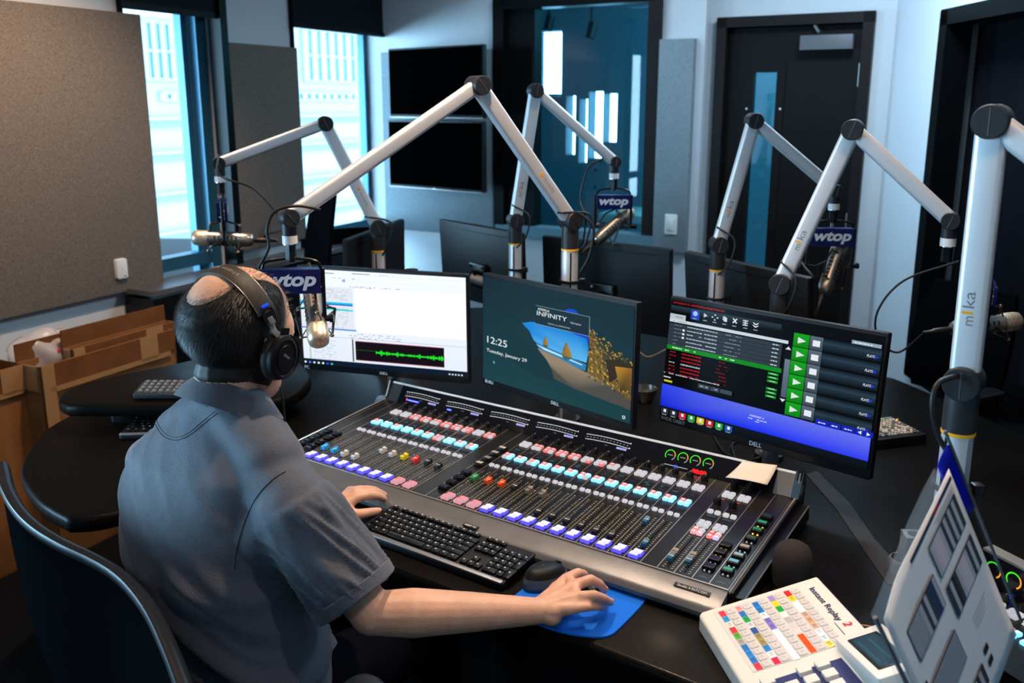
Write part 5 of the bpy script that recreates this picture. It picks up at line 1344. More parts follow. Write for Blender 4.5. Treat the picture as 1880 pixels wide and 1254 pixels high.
# instant replay machine ---------------------------------------------
a = at(1281, 1125, .775); b2 = at(1500, 1057, .835); exh = Vector((b2.x - a.x, b2.y - a.y, 0)).normalized(); dn = Vector((exh.y, -exh.x, 0)); wI = (b2 - a).length
ir = thing('instant_replay_unit', frame(Vector((a.x, a.y, DZ + .001)), dn, exh, (0, 0, 1)), 'white and blue audio replay machine with rows of coloured labels', 'audio machine')
IS = frame((0, 0, a.z - DZ - .001), (1, 0, 0), (0, (b2 - a).xy.length, b2.z - a.z))     # sloping top face: x toward the viewer, y up the slope
L1 = .208; L2 = .40
m = MB('ir_white')
tp = [IS @ Vector(p) for p in ((0, .008, 0), (0, wI, 0), (L1, wI, 0), (L1, 0, 0), (.008, 0, 0))]; t2 = [IS @ Vector(p) for p in ((L2, wI, -.004), (L2, 0, -.004))]
bt = [(0, .008, 0), (0, wI, 0), (L2, wI, 0), (L2, 0, 0), (.008, 0, 0)]
m.add(tp + t2 + bt, [(0, 4, 3, 2, 1), (3, 6, 5, 2), (7, 8, 9, 10, 11), (0, 1, 8, 7), (1, 2, 5, 9, 8), (5, 6, 10, 9), (6, 3, 4, 11, 10), (4, 0, 7, 11)]); o = m.build('case', ir, smooth=0)
md = o.modifiers.new('b', 'BEVEL'); md.width = .005; md.segments = 3
m = MB('ir_blue'); m.M = IS; m.rbox((.305, wI * .36, -.0025), (.18, wI * .70, .004), .004); m.box((.2, wI + .0012, -.022), (.40, .002, .030)); m.build('blue_panel', ir, smooth=0)
m = MB('print'); m.M = IS; z = .0012
rowsL = [['e83848', '2a9ad8', 'ead8c8', 'e83848', '5aa838', 'a8a8a0', '2a78c0', '2a88d0', '2a78c0', 'e83848'], ['f0a0a0', '2878c0', '20a050', 'd8d8d8', '3058a0', 'a09058', 'a09058', '2a88d0', 'e8e8e8', 'e02848'], ['1878c8', '1878c8', 'f0f0f0', '8070c0', '8070c0', 'f0f0f4', 'f0f0f4', 'f0f0f4', 'f0f0f4', 'f0f0f4'],
         ['9888c0', 'f0c828', '18a040', 'e0e0e0', 'b0b0b0', 'c8c8c8', None, 'f05018', 'f05018', 'f05018'], ['e02020', 'f0d020', 'f8f8f8', 'f8f8f8', 'c8a890', 'c8a080', 'c8a890', 'f4f4f4', 'd0e4f0', 'f0d860']]
m.quad((.014, .028, z - .0005), (.203, .028, z - .0005), (.203, wI - .052, z - .0005), (.014, wI - .052, z - .0005), c=S('cfcdca'))
ys = [.042 + r_ * .0345 for r_ in range(5)]
for r_ in range(5):
    y = ys[r_]
    for k, c_ in enumerate(rowsL[r_]):
        x = .018 + k * .0184 + (.004 if r_ == 2 else 0)
        if c_: m.quad((x, y - .006, z), (x + .0182, y - .006, z), (x + .0182, y + .006, z), (x, y + .006, z), c=S(c_))
        if c_ and c_ not in ('f0f0f4', 'f8f8f8') and r_ != 3: m.quad((x + .005, y - .0035, z + .0002), (x + .0065, y - .0035, z + .0002), (x + .0065, y + .003, z + .0002), (x + .005, y + .003, z + .0002), c=S('40404a')); m.quad((x + .010, y - .003, z + .0002), (x + .0112, y - .003, z + .0002), (x + .0112, y + .0035, z + .0002), (x + .010, y + .0035, z + .0002), c=S('40404a'))
m.build('button_labels', ir, smooth=0)
m = MB('paint', S('c4c2c0')); m.M = IS
for y in ys:
    for k in range(10): m.rbox((.027 + k * .0184, y + .0165, .0012), (.0155, .0165, .002), .003, seg=2, bev=.0006)
for y in ys:
    for k in range(10): m.quad((.0245 + k * .0184, y + .0150, .00225), (.0265 + k * .0184, y + .0150, .00225), (.0265 + k * .0184, y + .0185, .00225), (.0245 + k * .0184, y + .0185, .00225), 'print', S('d88888'))
m.build('hot_keys', ir, smooth=30)
m = MB('print'); m.M = IS; m.text('Instant Replay', frame((.088, wI - .030, z), (1, 0, 0), (0, 1, 0)), .0155, .012, .0, c=S('1a2048'), width=.112)
m.text('2', frame((.158, wI - .022, z), (1, 0, 0), (0, 1, 0)), .016, .02, .2, c=S('d02030')); m.box((.17, wI - .041, z), (.05, .001, .0004), c=S('30303a')); m.build('lettering', ir, smooth=0)
for i, j in ((0, 0), (0, 2), (0, 3), (1, 1), (1, 2), (1, 3), (2, 2), (2, 3), (2, 0), (2, 1)):
    m = MB('ir_white'); m.M = IS; m.rbox((L1 + .030 + i * .028, .040 + j * .034, .004), (.019, .024, .009), .002); m.build('transport_key', ir)
m = MB('ir_white'); m.M = IS @ Matrix.Translation((L1 + .075, wI * .90, .004)) @ Matrix.Rotation(R(-9), 4, 'Y'); m.rbox((0, 0, .012), (.15, wI * .36, .034), .006, mat='ir_white'); m.rbox((.0, -.004, .0295), (.105, wI * .22, .002), .002, mat='black_satin')
m.quad((-.048, -wI * .105, .031), (.048, -wI * .105, .031), (.048, wI * .075, .031), (-.048, wI * .075, .031), 'lit', S('0a3a4a', .8))
for k in range(2): m.quad((-.036, -.012 - .02 * k + .01, .0312), (.036, -.012 - .02 * k + .01, .0312), (.036, -.008 - .02 * k + .01, .0312), (-.036, -.008 - .02 * k + .01, .0312), 'lit', S('1a6070', .7))
m.build('display_pod', ir)

# clear document stand with a printed sheet ---------------------------
T_, R__, L_, B_ = Vector((.665, 1.237, 1.225)), Vector((.838, 1.29, .906)), Vector((.492, 1.05, 1.092)), Vector((.665, 1.103, .773))
px_ = (R__ - T_); py_ = (L_ - T_); nn = px_.cross(py_).normalized()
if nn.dot(Vector((0, 0, CAM_H)) - T_) < 0: nn = -nn
st = thing('document_stand', (.70, 1.16, DZ + .001), 'clear acrylic document stand at the right front of the desk', 'document stand')
def pg(u, v, o=0): return T_ + px_ * u + py_ * v + nn * o
m = MB('acrylic')
def slab(mb, pts, th): 
    vs = pts + [p - nn * th for p in pts]; mb.add(vs, [(0, 1, 2, 3), (7, 6, 5, 4), (0, 4, 5, 1), (1, 5, 6, 2), (2, 6, 7, 3), (3, 7, 4, 0)])
slab(m, [pg(-.10, -.15, -.006), pg(1.06, -.15, -.006), pg(1.06, .99, -.006), pg(.0, .99, -.006)], .004)
slab(m, [pg(-.02, 1.01, .02), pg(1.08, 1.01, .02), pg(1.08, 1.03, -.006), pg(-.02, 1.03, -.006)], .003)
m.build('back_plate', st, world=True, smooth=0)
m = MB('chrome'); m.set('white_plastic')
m = MB('acrylic'); m.tube([pg(-.10, -.15, -.008), pg(1.06, -.15, -.008)], .0028, 6, 'grey_plastic'); m.build('top_edge', st, world=True)
m = MB('acrylic'); m.tube([pg(-.04, 1.035, .006), pg(1.05, 1.035, .006)], .0035, 6, 'grey_plastic'); m.build('ledge_edge', st, world=True)
m = MB('steel')
for p in (pg(.92, .2, -.036), pg(.92, .85, -.036)): m = MB('grey_plastic'); m.tube([p, Vector((p.x + .03, p.y + .06, DZ + .004))], .005, 8); m.build('leg', st, world=True)
# printed sheet: slightly wavy
sh = MB('paper'); n_ = 14; vs = []
for i in range(n_ + 1):
    for j in range(n_ + 1):
        u, v = i / n_, j / n_; w = .0012 * math.sin(v * 5.5 + .4) + .010 * max(0, v - .75) * 4 * (1 - u) ** 2
        vs.append(pg(u, v, w))
sh.add(vs, [(i * (n_ + 1) + j, (i + 1) * (n_ + 1) + j, (i + 1) * (n_ + 1) + j + 1, i * (n_ + 1) + j + 1) for i in range(n_) for j in range(n_)])
paper = thing('printed_sheet', pg(.5, .5, -.018), 'white printed sheet with grey table blocks in the clear stand', 'paper')
o = sh.build('sheet', paper, world=True); md = o.modifiers.new('t', 'SOLIDIFY'); md.thickness = .0005
pr = MB('print')
def pq(u0, v0, u1, v1, c, o_=.0030): 
    N_ = 6
    for k in range(N_):
        a_, b_ = v0 + (v1 - v0) * k / N_, v0 + (v1 - v0) * (k + 1) / N_
        pr.quad(pg(u0, a_, o_), pg(u1, a_, o_), pg(u1, b_, o_), pg(u0, b_, o_), c=c)
G1, G2, G3 = S('8c8f98'), S('3a3d48'), S('b0b4bc')
def block(u0, v0, u1, v1, bands):
    pq(u0 - .006, v0 - .006, u1 + .006, v1 + .006, S('3a3f4a'), .0034)
    n_ = len(bands)
    for k, c_ in enumerate(bands): a_, b_ = v0 + (v1 - v0) * k / n_, v0 + (v1 - v0) * (k + 1) / n_; pq(u0, a_, u1, b_, S(c_), .0038)
dk_ = '44474f'; lt_ = 'b8bcc4'
block(.10, .06, .26, .44, [dk_, lt_, dk_, lt_, dk_, lt_, dk_, lt_, 'd8c8d0', 'dccdd4', 'd4c4cc', lt_])
block(.33, .06, .49, .44, [dk_, lt_, dk_, lt_, 'dccdd4', 'dccdd4', 'd8c8d0', lt_, dk_, '30333c', lt_, dk_])
block(.20, .50, .36, .86, [lt_, '31466a', '31466a', dk_, lt_, dk_, lt_, G2 and 'a0a4ac', 'a4a8b0', 'a0a4ac', 'a4a8b0', 'a0a4ac'])
block(.50, .52, .66, .86, ['9a9ea8'] * 12)
for u in (.77, .84): pq(u, .30, u + .035, .36, S('2c2f36')); pq(u, .36, u + .006, .36, G1)
block(.80, .42, .90, .56, [dk_, lt_, dk_, lt_]); block(.90, .62, .98, .74, [dk_, lt_, dk_])
for k in range(5): pq(.06 + k * .016, .04, .064 + k * .016, .32 - .03 * k, G3)
for k in range(7): pq(.12 + k * .018, .90, .124 + k * .018, .98, G1)
for k in range(4): pq(.60 + k * .02, .14 + k * .02, .604 + k * .02, .34, G3)
pq(.45, .88, .50, .93, G2); pq(.56, .84, .60, .95, S('2848a8')); pq(.02, .02, .04, .62, S('343a5a')); pq(.02, .22, .04, .30, S('c03048'))
pr.build('printing', paper, world=True, smooth=0)
# blue folder sheet standing behind the print
m = MB('blue_plastic'); vs = []
for i in range(11):
    for j in range(7):
        u, v = i / 10, j / 6; vs.append(pg(-.03 + .36 * v, -.14 + .17 * u, -.009 - .002 * math.sin(u * 3.14)))
m.add(vs, [(i * 7 + j, (i + 1) * 7 + j, (i + 1) * 7 + j + 1, i * 7 + j + 1) for i in range(10) for j in range(6)]); o = m.build('plastic_folder', loc=pg(.2, -.05, -.02)); md = o.modifiers.new('t', 'SOLIDIFY'); md.thickness = .0015
tag(o, 'glossy blue plastic folder slipped behind the clear stand', 'folder')

# foam windscreen standing on the desk ---------------------------------
p = at(1452, 1075, DZ); 
ws = thing('foam_windscreen', (p.x, p.y, DZ + .001), 'round-topped black foam microphone windscreen beside the console', 'windscreen')
m = MB('foam'); m.lathe([(.034, 0), (.040, .006), (.042, .03), (.043, .055), (.041, .075), (.034, .090), (.022, .099), (.008, .1025), (0, .103)], (0, 0, 0), (0, 0, 1), 32); m.build('foam_cover', ws)
m = MB('rubber'); m.lathe([(.012, 0), (.012, -.0005 + .002), (.030, .002), (.030, 0)], (0, 0, 0), (0, 0, 1), 24); m.build('base_ring', ws)

# small grey clamp block by the stand
p = at(1670, 1048, DZ); cb = thing('desk_clamp', Matrix.Translation((p.x, p.y, DZ + .001)) @ Matrix.Rotation(R(-8), 4, 'Z'), 'small grey block clamp with a round hole beside the clear stand', 'clamp')
m = MB('alu_dark'); m.rbox((0, 0, .045), (.044, .044, .09), .003, mat='grey_plastic'); m.cyl((0, 0, .0885), (0, 0, .0908), .013, mat='black_satin'); m.build('block', cb)
m = MB('white_plastic'); m.lathe([(.030, 0), (.030, .03), (.026, .036), (.024, .036), (.024, 0)], (-.022, -.012, 0), (0, 0, 1), 20, mat='grey_plastic'); m.build('collar', cb)

# remote panel with tiny keys behind the right monitor ------------------
P4 = [at(x, y, DZ + .03) for x, y in ((1600, 745), (1690, 735), (1722, 775), (1650, 800))]
xd = (P4[1] - P4[0]).normalized(); yd = Vector((-xd.y, xd.x, 0)); o_ = P4[3] - xd * .16
rc = thing('control_keypad', frame(Vector((o_.x, o_.y, DZ + .001)), xd, yd, (0, 0, 1)), 'small black control panel crowded with keys beside the right monitor', 'control panel')
m = MB('black_plastic'); m.rbox((.13, .075, .014), (.26, .17, .028), .008); m.build('case', rc)
m = MB('print')
for i in range(20):
    for j in range(10): m.rbox((.02 + i * .0115, .012 + j * .0135, .030), (.0075, .0085, .005), .001, seg=1, bev=.0008, c=S(rg.choice(['c8beb0', '9a9084', 'd8d0c4', '6a645c', 'b8ae9e'])))
m.build('tiny_keys', rc, smooth=0)
for k, (x, y, c_) in enumerate(((.01, -.002, 'd83040'), (.04, -.006, 'd83040'), (.07, -.008, 'd83040'), (.20, .13, 'f0a020'), (.215, .12, '30c060'), (.245, .10, 'f0c020'))): m = MB('gloss', S(c_)); m.lathe([(.004, 0), (.004, .006), (.0035, .009), (0, .010)], (x, y + .01, .026), (0, 0, 1), 12); m.build('button', rc)

# steel dish and tangle of leads --------------------------------------
p = at(1182, 735, DZ); m = MB('steel'); m.lathe([(.030, 0), (.040, .03), (.045, .045), (.047, .045), (.043, .03), (.032, .002), (0, .002)], (0, 0, 0), (0, 0, 1), 24)
o = m.build('steel_cup'); o.location = (p.x, p.y, DZ + .001); tag(o, 'small steel cup beside the middle monitor', 'cup')
def lead(pts, label, r_=.0028, group='loose cables on the desk', mat='cable'):
    P_ = bez(pts, 8); m = MB(mat); m.tube([p_ - P_[0] for p_ in P_], r_, 7); o = m.build('cable'); o.location = P_[0]; tag(o, label, 'cable', group); return o
lead([at(1310, 800, DZ + .004), at(1330, 830, DZ + .006), at(1365, 845, DZ + .004), at(1400, 835, DZ + .02), at(1380, 812, DZ + .004), at(1345, 815, DZ + .006), at(1352, 850, DZ + .004)], 'black cable looped on the desk under the right monitor', group=None)
lead([at(1168, 640, DZ + .004), at(1190, 655, DZ + .004), at(1225, 640, DZ + .004)], 'thin pale cable on the desk behind the middle monitor', .002, None, 'tape')
lead([at(1545, 1150, DZ + .004), at(1580, 1148, DZ + .004), at(1620, 1155, DZ + .004)], 'short pale cable between the replay machine and the clear stand', .0022, None, 'tape')
# spare silver pole stub behind the left monitor
p = at(755, 560, DZ); p = aty(755, 510, 3.35)
o = thing('pole_stub', (p.x, p.y, DZ + .001), 'short capped silver pole standing behind the bright left monitor', 'pole')
m = MB('alu'); m.cyl((0, 0, 0), (0, 0, p.z + .025 - DZ), .026, n_=28); m.build('pole', o); m = MB('dark_grey'); m.cyl((0, 0, p.z + .025 - DZ), (0, 0, p.z + .032 - DZ), .0275, n_=28); m.build('cap', o)

# second mixing console, only its corner in view at the right edge ------
a = at(1812, 1010, .86); b_ = at(1870, 1040, .86); xd = (b_ - a).normalized(); yd = Vector((-xd.y, xd.x, 0))
c2 = thing('mixing_console', frame(Vector((a.x, a.y, DZ + .001)), xd, yd, (0, 0, 1)), 'second mixing console whose corner shows behind the clear stand', 'mixing console')
m = MB('black_satin'); m.box((.25, -.12, .025), (.5, .22, .05)); m.box((.25, -.004, .088), (.5, .02, .07), mat='black_gloss'); m.box((.25, .002, .124), (.5, .03, .008), mat='divider'); m.build('hull', c2, smooth=0)
for k, x in enumerate((.03, .075, .12)):
    m = MB('lit')
    for i in range(30):
        a0, a1 = R(220 - 280 * i / 30), R(220 - 280 * (i + 1) / 30); c_ = S('38d818', 1.3) if i < 19 else S('ff9a20', 1.3)
        m.quad((x + .014 * math.cos(a0), -.0145, .093 + .014 * math.sin(a0)), (x + .014 * math.cos(a1), -.0145, .093 + .014 * math.sin(a1)), (x + .0172 * math.cos(a1), -.0145, .093 + .0172 * math.sin(a1)), (x + .0172 * math.cos(a0), -.0145, .093 + .0172 * math.sin(a0)), c=c_)
    m.build('ring_meter', c2, smooth=0)
for i in range(6):
    m = MB('lit'); x = .035 + i * .04
    pad4(m, x, -.12, [BC[k] for k in 'pbbb'], .0505); pad4(m, x, -.06, [WHITE_B] * 4, .0505); m.ball((x, -.018, .058), .004, 8, c=S('3040ff', 3)); m.build('strip_buttons', c2)
    m = MB('black_plastic'); knob(m, x, -.035, .05); m.build('knob', c2)
# ================================================================ SEATED PERSON
FW = Vector((math.sin(R(34)), math.cos(R(34)), 0)); RT = Vector((FW.y, -FW.x, 0)); UP = Vector((0, 0, 1))
def caps(mb, pts, rs, n_=14):
    for i in range(len(pts)):
        mb.ball(tuple(pts[i]), rs[i], n_)
        if i: mb.cyl(pts[i - 1], pts[i], rs[i - 1], rs[i], n_)
def fuse(mb, voxel, it=4, fac=.5, name='m'):
    me = bpy.data.meshes.new(name); me.from_pydata([tuple(p) for p in mb.v], [], mb.f)
    return evalmesh(me, [('REMESH', dict(mode='VOXEL', voxel_size=voxel, adaptivity=0, use_smooth_shade=True)), ('SMOOTH', dict(factor=fac, iterations=it))])
def loft(mb, secs, n_=28, pw=2.3, cap=True):
    """secs: (centre, half width, half depth, right, fwd)"""
    vs = []; fs = []
    for c, w, d, r_, f_ in secs:
        for k in range(n_):
            t = 2 * math.pi * k / n_; cx, cy = math.cos(t), math.sin(t)
            s = (abs(cx) ** pw + abs(cy) ** pw) ** (-1 / pw)
            vs.append(Vector(c) + r_ * (w * cx * s) + f_ * (d * cy * s))
    for i in range(len(secs) - 1):
        for k in range(n_):
            j = (k + 1) % n_; fs.append((i * n_ + k, i * n_ + j, (i + 1) * n_ + j, (i + 1) * n_ + k))
    fs.append(tuple(reversed(range(n_)))); fs.append(tuple((len(secs) - 1) * n_ + k for k in range(n_)))
    mb.add(vs, fs)
def meshobj(name, me, mat, parent, off, smooth=True):
    for v in me.vertices: v.co -= off
    me.materials.clear(); me.materials.append(MATS[mat]); me.polygons.foreach_set('material_index', [0] * len(me.polygons))
    if smooth: me.polygons.foreach_set('use_smooth', [True] * len(me.polygons))
    o = bpy.data.objects.new(name, me); col.objects.link(o); o.parent = parent; return o

PB = Vector((-.60, 1.55, 0))
# torso sections
TS = [(.50, (-.52, 1.60), .175, .15), (.60, (-.535, 1.605), .18, .15), (.72, (-.575, 1.625), .185, .145), (.85, (-.645, 1.665), .205, .14), (.96, (-.655, 1.715), .215, .135), (1.04, (-.64, 1.73), .205, .120), (1.095, (-.615, 1.74), .150, .095), (1.135, (-.60, 1.75), .092, .078)]
SHR = Vector((-.430, 1.585, .995)); SHL = Vector((-.785, 1.83, .985))
ELR = at(683, 1126, .80) + Vector((0, 0, .0)); ELL = Vector((-.76, 2.02, .80))
WRR = at(985, 1122, .785); WRL = at(606, 946, .80)
NB = Vector((-.600, 1.755, 1.145)); HC = Vector((-.578, 1.785, 1.290))
th, pt = R(32), R(12)
hf = Vector((math.sin(th), math.cos(th), 0)); HX = Vector((hf.y, -hf.x, 0))
roll = R(3)
HZ = (UP * math.cos(pt) + hf * math.sin(pt)); HY = (hf * math.cos(pt) - UP * math.sin(pt))
HX2 = (HX * math.cos(roll) - HZ * math.sin(roll)); HZ = (HZ * math.cos(roll) + HX * math.sin(roll)); HX = HX2
HS = 1.20
HM = frame(HC, HX, HY, HZ) @ Matrix.Scale(HS, 4)
def hp(x, y, z): return HM @ Vector((x, y, z))

b = MB('skin')
# core, neck, legs
loft(b, [((c[0], c[1], z), w - .03, d - .03, RT, FW) for z, c, w, d in TS])
caps(b, [NB - UP * .04, hp(0, -.018, -.075)], [.070, .066])
# head
H_ = MB('skin'); H_.M = HM
H_.ball((0, -.012, .030), (.079, .101, .090), 32); H_.ball((0, .030, -.030), (.068, .066, .088), 28); H_.ball((0, .045, -.085), (.052, .050, .040), 24); H_.ball((0, .030, .010), (.071, .072, .07), 24)
H_.ball((0, .086, .010), (.046, .014, .012), 16); H_.ball((-.03, .070, -.035), (.024, .022, .022), 14); H_.ball((.03, .070, -.035), (.024, .022, .022), 14)
caps(H_, [Vector((0, .092, .004)), Vector((0, .106, -.022)), Vector((0, .113, -.034))], [.008, .010, .012]); H_.ball((-.010, .102, -.037), (.008, .009, .007), 10); H_.ball((.010, .102, -.037), (.008, .009, .007), 10)
H_.ball((0, .091, -.060), (.022, .009, .006), 14); H_.ball((0, .089, -.070), (.020, .010, .007), 14); H_.ball((0, .082, -.100), (.020, .016, .016), 14)
for s in (-1, 1):
    H_.ball((s * .083, .000, -.012), (.010, .020, .033), 14); H_.ball((s * .086, -.006, .006), (.008, .016, .016), 12)
b.v += H_.v; b.f += [tuple(len(b.v) - len(H_.v) + k for k in f) for f in H_.f]
# arms
caps(b, [SHR, SHR.lerp(ELR, .5), ELR], [.052, .050, .042], 18)
FAR = (WRR - ELR)
caps(b, [ELR, ELR.lerp(WRR, .25), ELR.lerp(WRR, .6), WRR - FAR * .10, WRR], [.041, .047, .038, .029, .026], 18)
caps(b, [SHL, SHL.lerp(ELL, .5), ELL], [.052, .048, .042], 18); caps(b, [ELL, ELL.lerp(WRL, .3), WRL], [.043, .044, .026], 18)
# right hand
def hand(wr, kn, fingers, thumb, fill):
    for k in kn: caps(b, [wr, wr.lerp(k, .55), k], [.022, .0155, .0125], 12)
    for i in range(len(kn) - 1): caps(b, [kn[i], kn[i + 1]], [.0125, .0120], 12)
    for P, rr in fingers: caps(b, P, rr, 14)
    caps(b, thumb[0], thumb[1], 14)
    for c, r_ in fill: b.ball(tuple(c), r_, 14)
A_ = lambda x, y, z: at(x, y, z)
knR = [A_(1040, 1063, .806), A_(1055, 1075, .812), A_(1056, 1097, .808), A_(1051, 1117, .797)]
fR = [([knR[0], A_(1061, 1052, .812), A_(1072, 1054, .795), A_(1076, 1060, .770)], [.0125, .0105, .0092, .0080]),
      ([knR[1], A_(1084, 1064, .822), A_(1101, 1072, .803), A_(1110, 1083, .772)], [.0125, .0108, .0095, .0082]),
      ([knR[2], A_(1090, 1093, .816), A_(1109, 1099, .797), A_(1121, 1106, .768)], [.0122, .0105, .0092, .0080]),
      ([knR[3], A_(1079, 1114, .800), A_(1096, 1114, .785), A_(1107, 1116, .764)], [.0108, .0092, .0082, .0072])]
thR = ([WRR.lerp(knR[0], .25) - UP * .012, A_(1022, 1080, .777), A_(1042, 1066, .768), A_(1055, 1060, .762)], [.020, .0150, .0115, .0095])
hand(WRR, knR, fR, thR, [(WRR.lerp(knR[2], .45) - UP * .006, (.030, .030, .020)), (WRR.lerp(knR[3], .4) - UP * .012, (.024, .024, .02))])
knL = [A_(655, 914, .826), A_(655, 908, .828), A_(650, 903, .820), A_(643, 901, .808)]
fL = [([knL[0], A_(678, 909, .826), A_(694, 911, .810), A_(706, 916, .786)], [.0125, .0105, .0092, .0080]),
      ([knL[1], A_(680, 903, .822), A_(696, 904, .805), A_(707, 909, .786)], [.0125, .0105, .0092, .0082]),
      ([knL[2], A_(673, 898, .812), A_(688, 899, .797), A_(698, 904, .780)], [.012, .010, .009, .008]),
      ([knL[3], A_(662, 897, .800), A_(676, 898, .786), A_(684, 902, .774)], [.0105, .009, .008, .007])]
thL = ([WRL.lerp(knL[0], .2) - UP * .004, A_(634, 946, .800), A_(660, 944, .797), A_(681, 940, .792), A_(694, 938, .786)], [.022, .019, .0128, .0108, .0090])
hand(WRL, knL, fL, thL, [(WRL.lerp(knL[1], .45) - UP * .004, (.030, .028, .018)), (A_(636, 938, .808), (.020, .020, .014))])
me = fuse(b, .0036, 3, .45)
body_me = me
person = thing('person', PB, 'seated person in grey polo shirt and headphones, hands on keyboard and mouse pad', 'person')
body = meshobj('body', me, 'skin', person, PB)
# eyes, nails
for s in (-1, 1):
    m = MB('eye_white'); m.ball(tuple(hp(s * .031, .078, -.004)), .0125 * HS, 12); m.ball(tuple(hp(s * .031, .0865, -.004)), .006 * HS, 10, 'black_gloss'); m.build('eye', person, world=True)
def nail(p0, p1, up, r_=.0065):
    d = (p1 - p0).normalized(); u = (up - d * up.dot(d)).normalized(); q = MB('nail'); q.M = frame(p1 + u * (r_ * 1.02) - d * .001, d, u.cross(d), u)
    q.ball((0, 0, 0), (.0072, .0052, .0018), 12); q.build('fingernail', person, world=True)
nail(thL[0][3], thL[0][4], (Vector((0, 0, CAM_H)) - thL[0][4]).normalized() + UP * .3, .0080)
for f in fR[1:3]: nail(f[0][2], f[0][3], UP + Vector((.5, .0, 0)), .0070)

# hair: band of short dark hair round a bald crown ------------------
def hairmask(q):
    """q: point in head units; positive inside the dark hair, negative on bare scalp"""
    x, y, z = q
    k = 1.0
    d1 = math.sqrt((x / .50) ** 2 + ((y + .60) / .50) ** 2 + ((z - .72) / .62) ** 2) - 1      # bald spot at the crown
    k = min(k, d1 * .42)
    if z > 0 and y > -.35: k = min(k, (abs(x) - .52) * .8 + max(0, -y - .05) * .9)              # thin on top
    k = min(k, z + 1.24 + .25 * max(0, y) - .12 * abs(x), .50 - y)
    return k
INV = HM.inverted()
def hcoord(p):
    q = INV @ p; return Vector((q.x / .080, (q.y + .012) / .102, (q.z - .030) / .092))
bv = BVHTree.FromPolygons([v.co + PB for v in body_me.vertices], [tuple(p.vertices) for p in body_me.polygons])
# scalp shell
vs = []; fs = []; n1, n2 = 120, 150
idx = {}
for i in range(n1 + 1):
    ph = math.pi * (.05 + .90 * i / n1)
    for j in range(n2):
        t = 2 * math.pi * j / n2; d = Vector((math.sin(ph) * math.cos(t), math.sin(ph) * math.sin(t), math.cos(ph)))
        o_ = hp(0, -.012, .015); dw = (HX * d.x * .8 + HY * d.y + HZ * d.z * 1.1).normalized()
        hit = bv.ray_cast(o_ + dw * .25, -dw, .3)
        if hit[0] is None: continue
        p = hit[0]; q = hcoord(p); k = hairmask(q)
        if k > -.02:
            idx[(i, j)] = len(vs); vs.append(p + dw * (-.001 + min(.0085, max(0, k) * .035)))
for i in range(n1):
    for j in range(n2):
        ks = [(i, j), (i + 1, j), (i + 1, (j + 1) % n2), (i, (j + 1) % n2)]
        if all(k in idx for k in ks): fs.append(tuple(idx[k] for k in ks))
hm = MB('hair'); hm.add(vs, fs)
rg = random.Random(5); cnt = 0; tries = 0
while cnt < 11000 and tries < 60000:
    tries += 1
    d = Vector((rg.gauss(0, 1), rg.gauss(0, 1), rg.gauss(0, 1))).normalized(); dw = (HX * d.x * .8 + HY * d.y + HZ * d.z * 1.1).normalized(); o_ = hp(0, -.012, .015)
    hit = bv.ray_cast(o_ + dw * .25, -dw, .3)
    if hit[0] is None: continue
    p = hit[0]; q = hcoord(p); k = hairmask(q)
    top = q.z > .25
    if k > .03: pr = 1.0
    elif k > -.22: pr = (.22 + k) * 2.4 if (q.y < .35 or q.z > .2) else 0
    else: pr = .10 if (q.z > .35 and -.2 < q.y < .6) else (.01 if q.y < .2 else 0)
    if rg.random() > pr: continue
    nrm = dw; down = (-HZ - HY * .25); down = (down - nrm * down.dot(nrm)).normalized() if k > -.05 else (HX * rg.uniform(-.6, .6) + HY * .8).normalized()
    L = rg.uniform(.010, .018) if k > .02 else rg.uniform(.008, .016); w = .00042
    lift = min(.008, max(0, k) * .035)
    a = p + nrm * max(-.0005, lift - .004); mid = a + nrm * L * .35 + down * L * .5 + Vector((rg.uniform(-1, 1), rg.uniform(-1, 1), rg.uniform(-1, 1))) * .0016; e = mid + down * L * .6 + nrm * L * .08
    sd = nrm.cross(down).normalized() * w
    o0 = len(hm.v); hm.v += [a - sd, a + sd, mid + sd * .8, mid - sd * .8, e]; hm.f += [(o0, o0 + 1, o0 + 2, o0 + 3), (o0 + 3, o0 + 2, o0 + 4)]; hm.fm += ['hair'] * 2; hm.fc += [(0, 0, 0, 1)] * 2
    cnt += 1
hair = hm.build('hair', person, world=True, smooth=180)

# polo shirt ---------------------------------------------------------
s_ = MB('shirt')
loft(s_, [((c[0], c[1], z), w, d, RT, FW) for z, c, w, d in TS], 36)
HEM = SHR.lerp(ELR, .80); HEML = SHL.lerp(ELL, .80)
caps(s_, [Vector((-.60, 1.74, 1.085)), SHR], [.088, .072], 20); caps(s_, [Vector((-.62, 1.75, 1.085)), SHL], [.088, .072], 20)
caps(s_, [NB - UP * .01, SHR.lerp(NB, .35) + UP * .012], [.080, .070], 20); caps(s_, [Vector((-.49, 1.60, .93)), Vector((-.41, 1.63, .87)), Vector((-.37, 1.65, .84))], [.075, .075, .070], 18); caps(s_, [NB - UP * .01, SHL.lerp(NB, .35) + UP * .012], [.080, .070], 20); caps(s_, [Vector((-.76, 1.80, .95)), Vector((-.76, 1.86, .88))], [.085, .08], 18)
s_.ball(tuple(SHR + Vector((0, 0, -.01))), (.082, .082, .078), 20); s_.ball(tuple(SHL + Vector((0, 0, -.01))), (.082, .082, .078), 20)
for a, e, k in ((SHR, HEM, 1.0), (SHL, HEML, 1.0)):
    s_.cyl(a, e - UP * .012, .083 * k, .088 * k, 28)
    s_.cyl(a + Vector((0, 0, -.03)) - (RT if a is SHR else -RT) * .03, a.lerp(e, .55), .085, .072, 24)
sme = fuse(s_, .0065, 6, .5)
ax = (ELR - SHR).normalized(); pax1 = ax.orthogonal().normalized(); pax2 = ax.cross(pax1)
for v in sme.vertices: pass
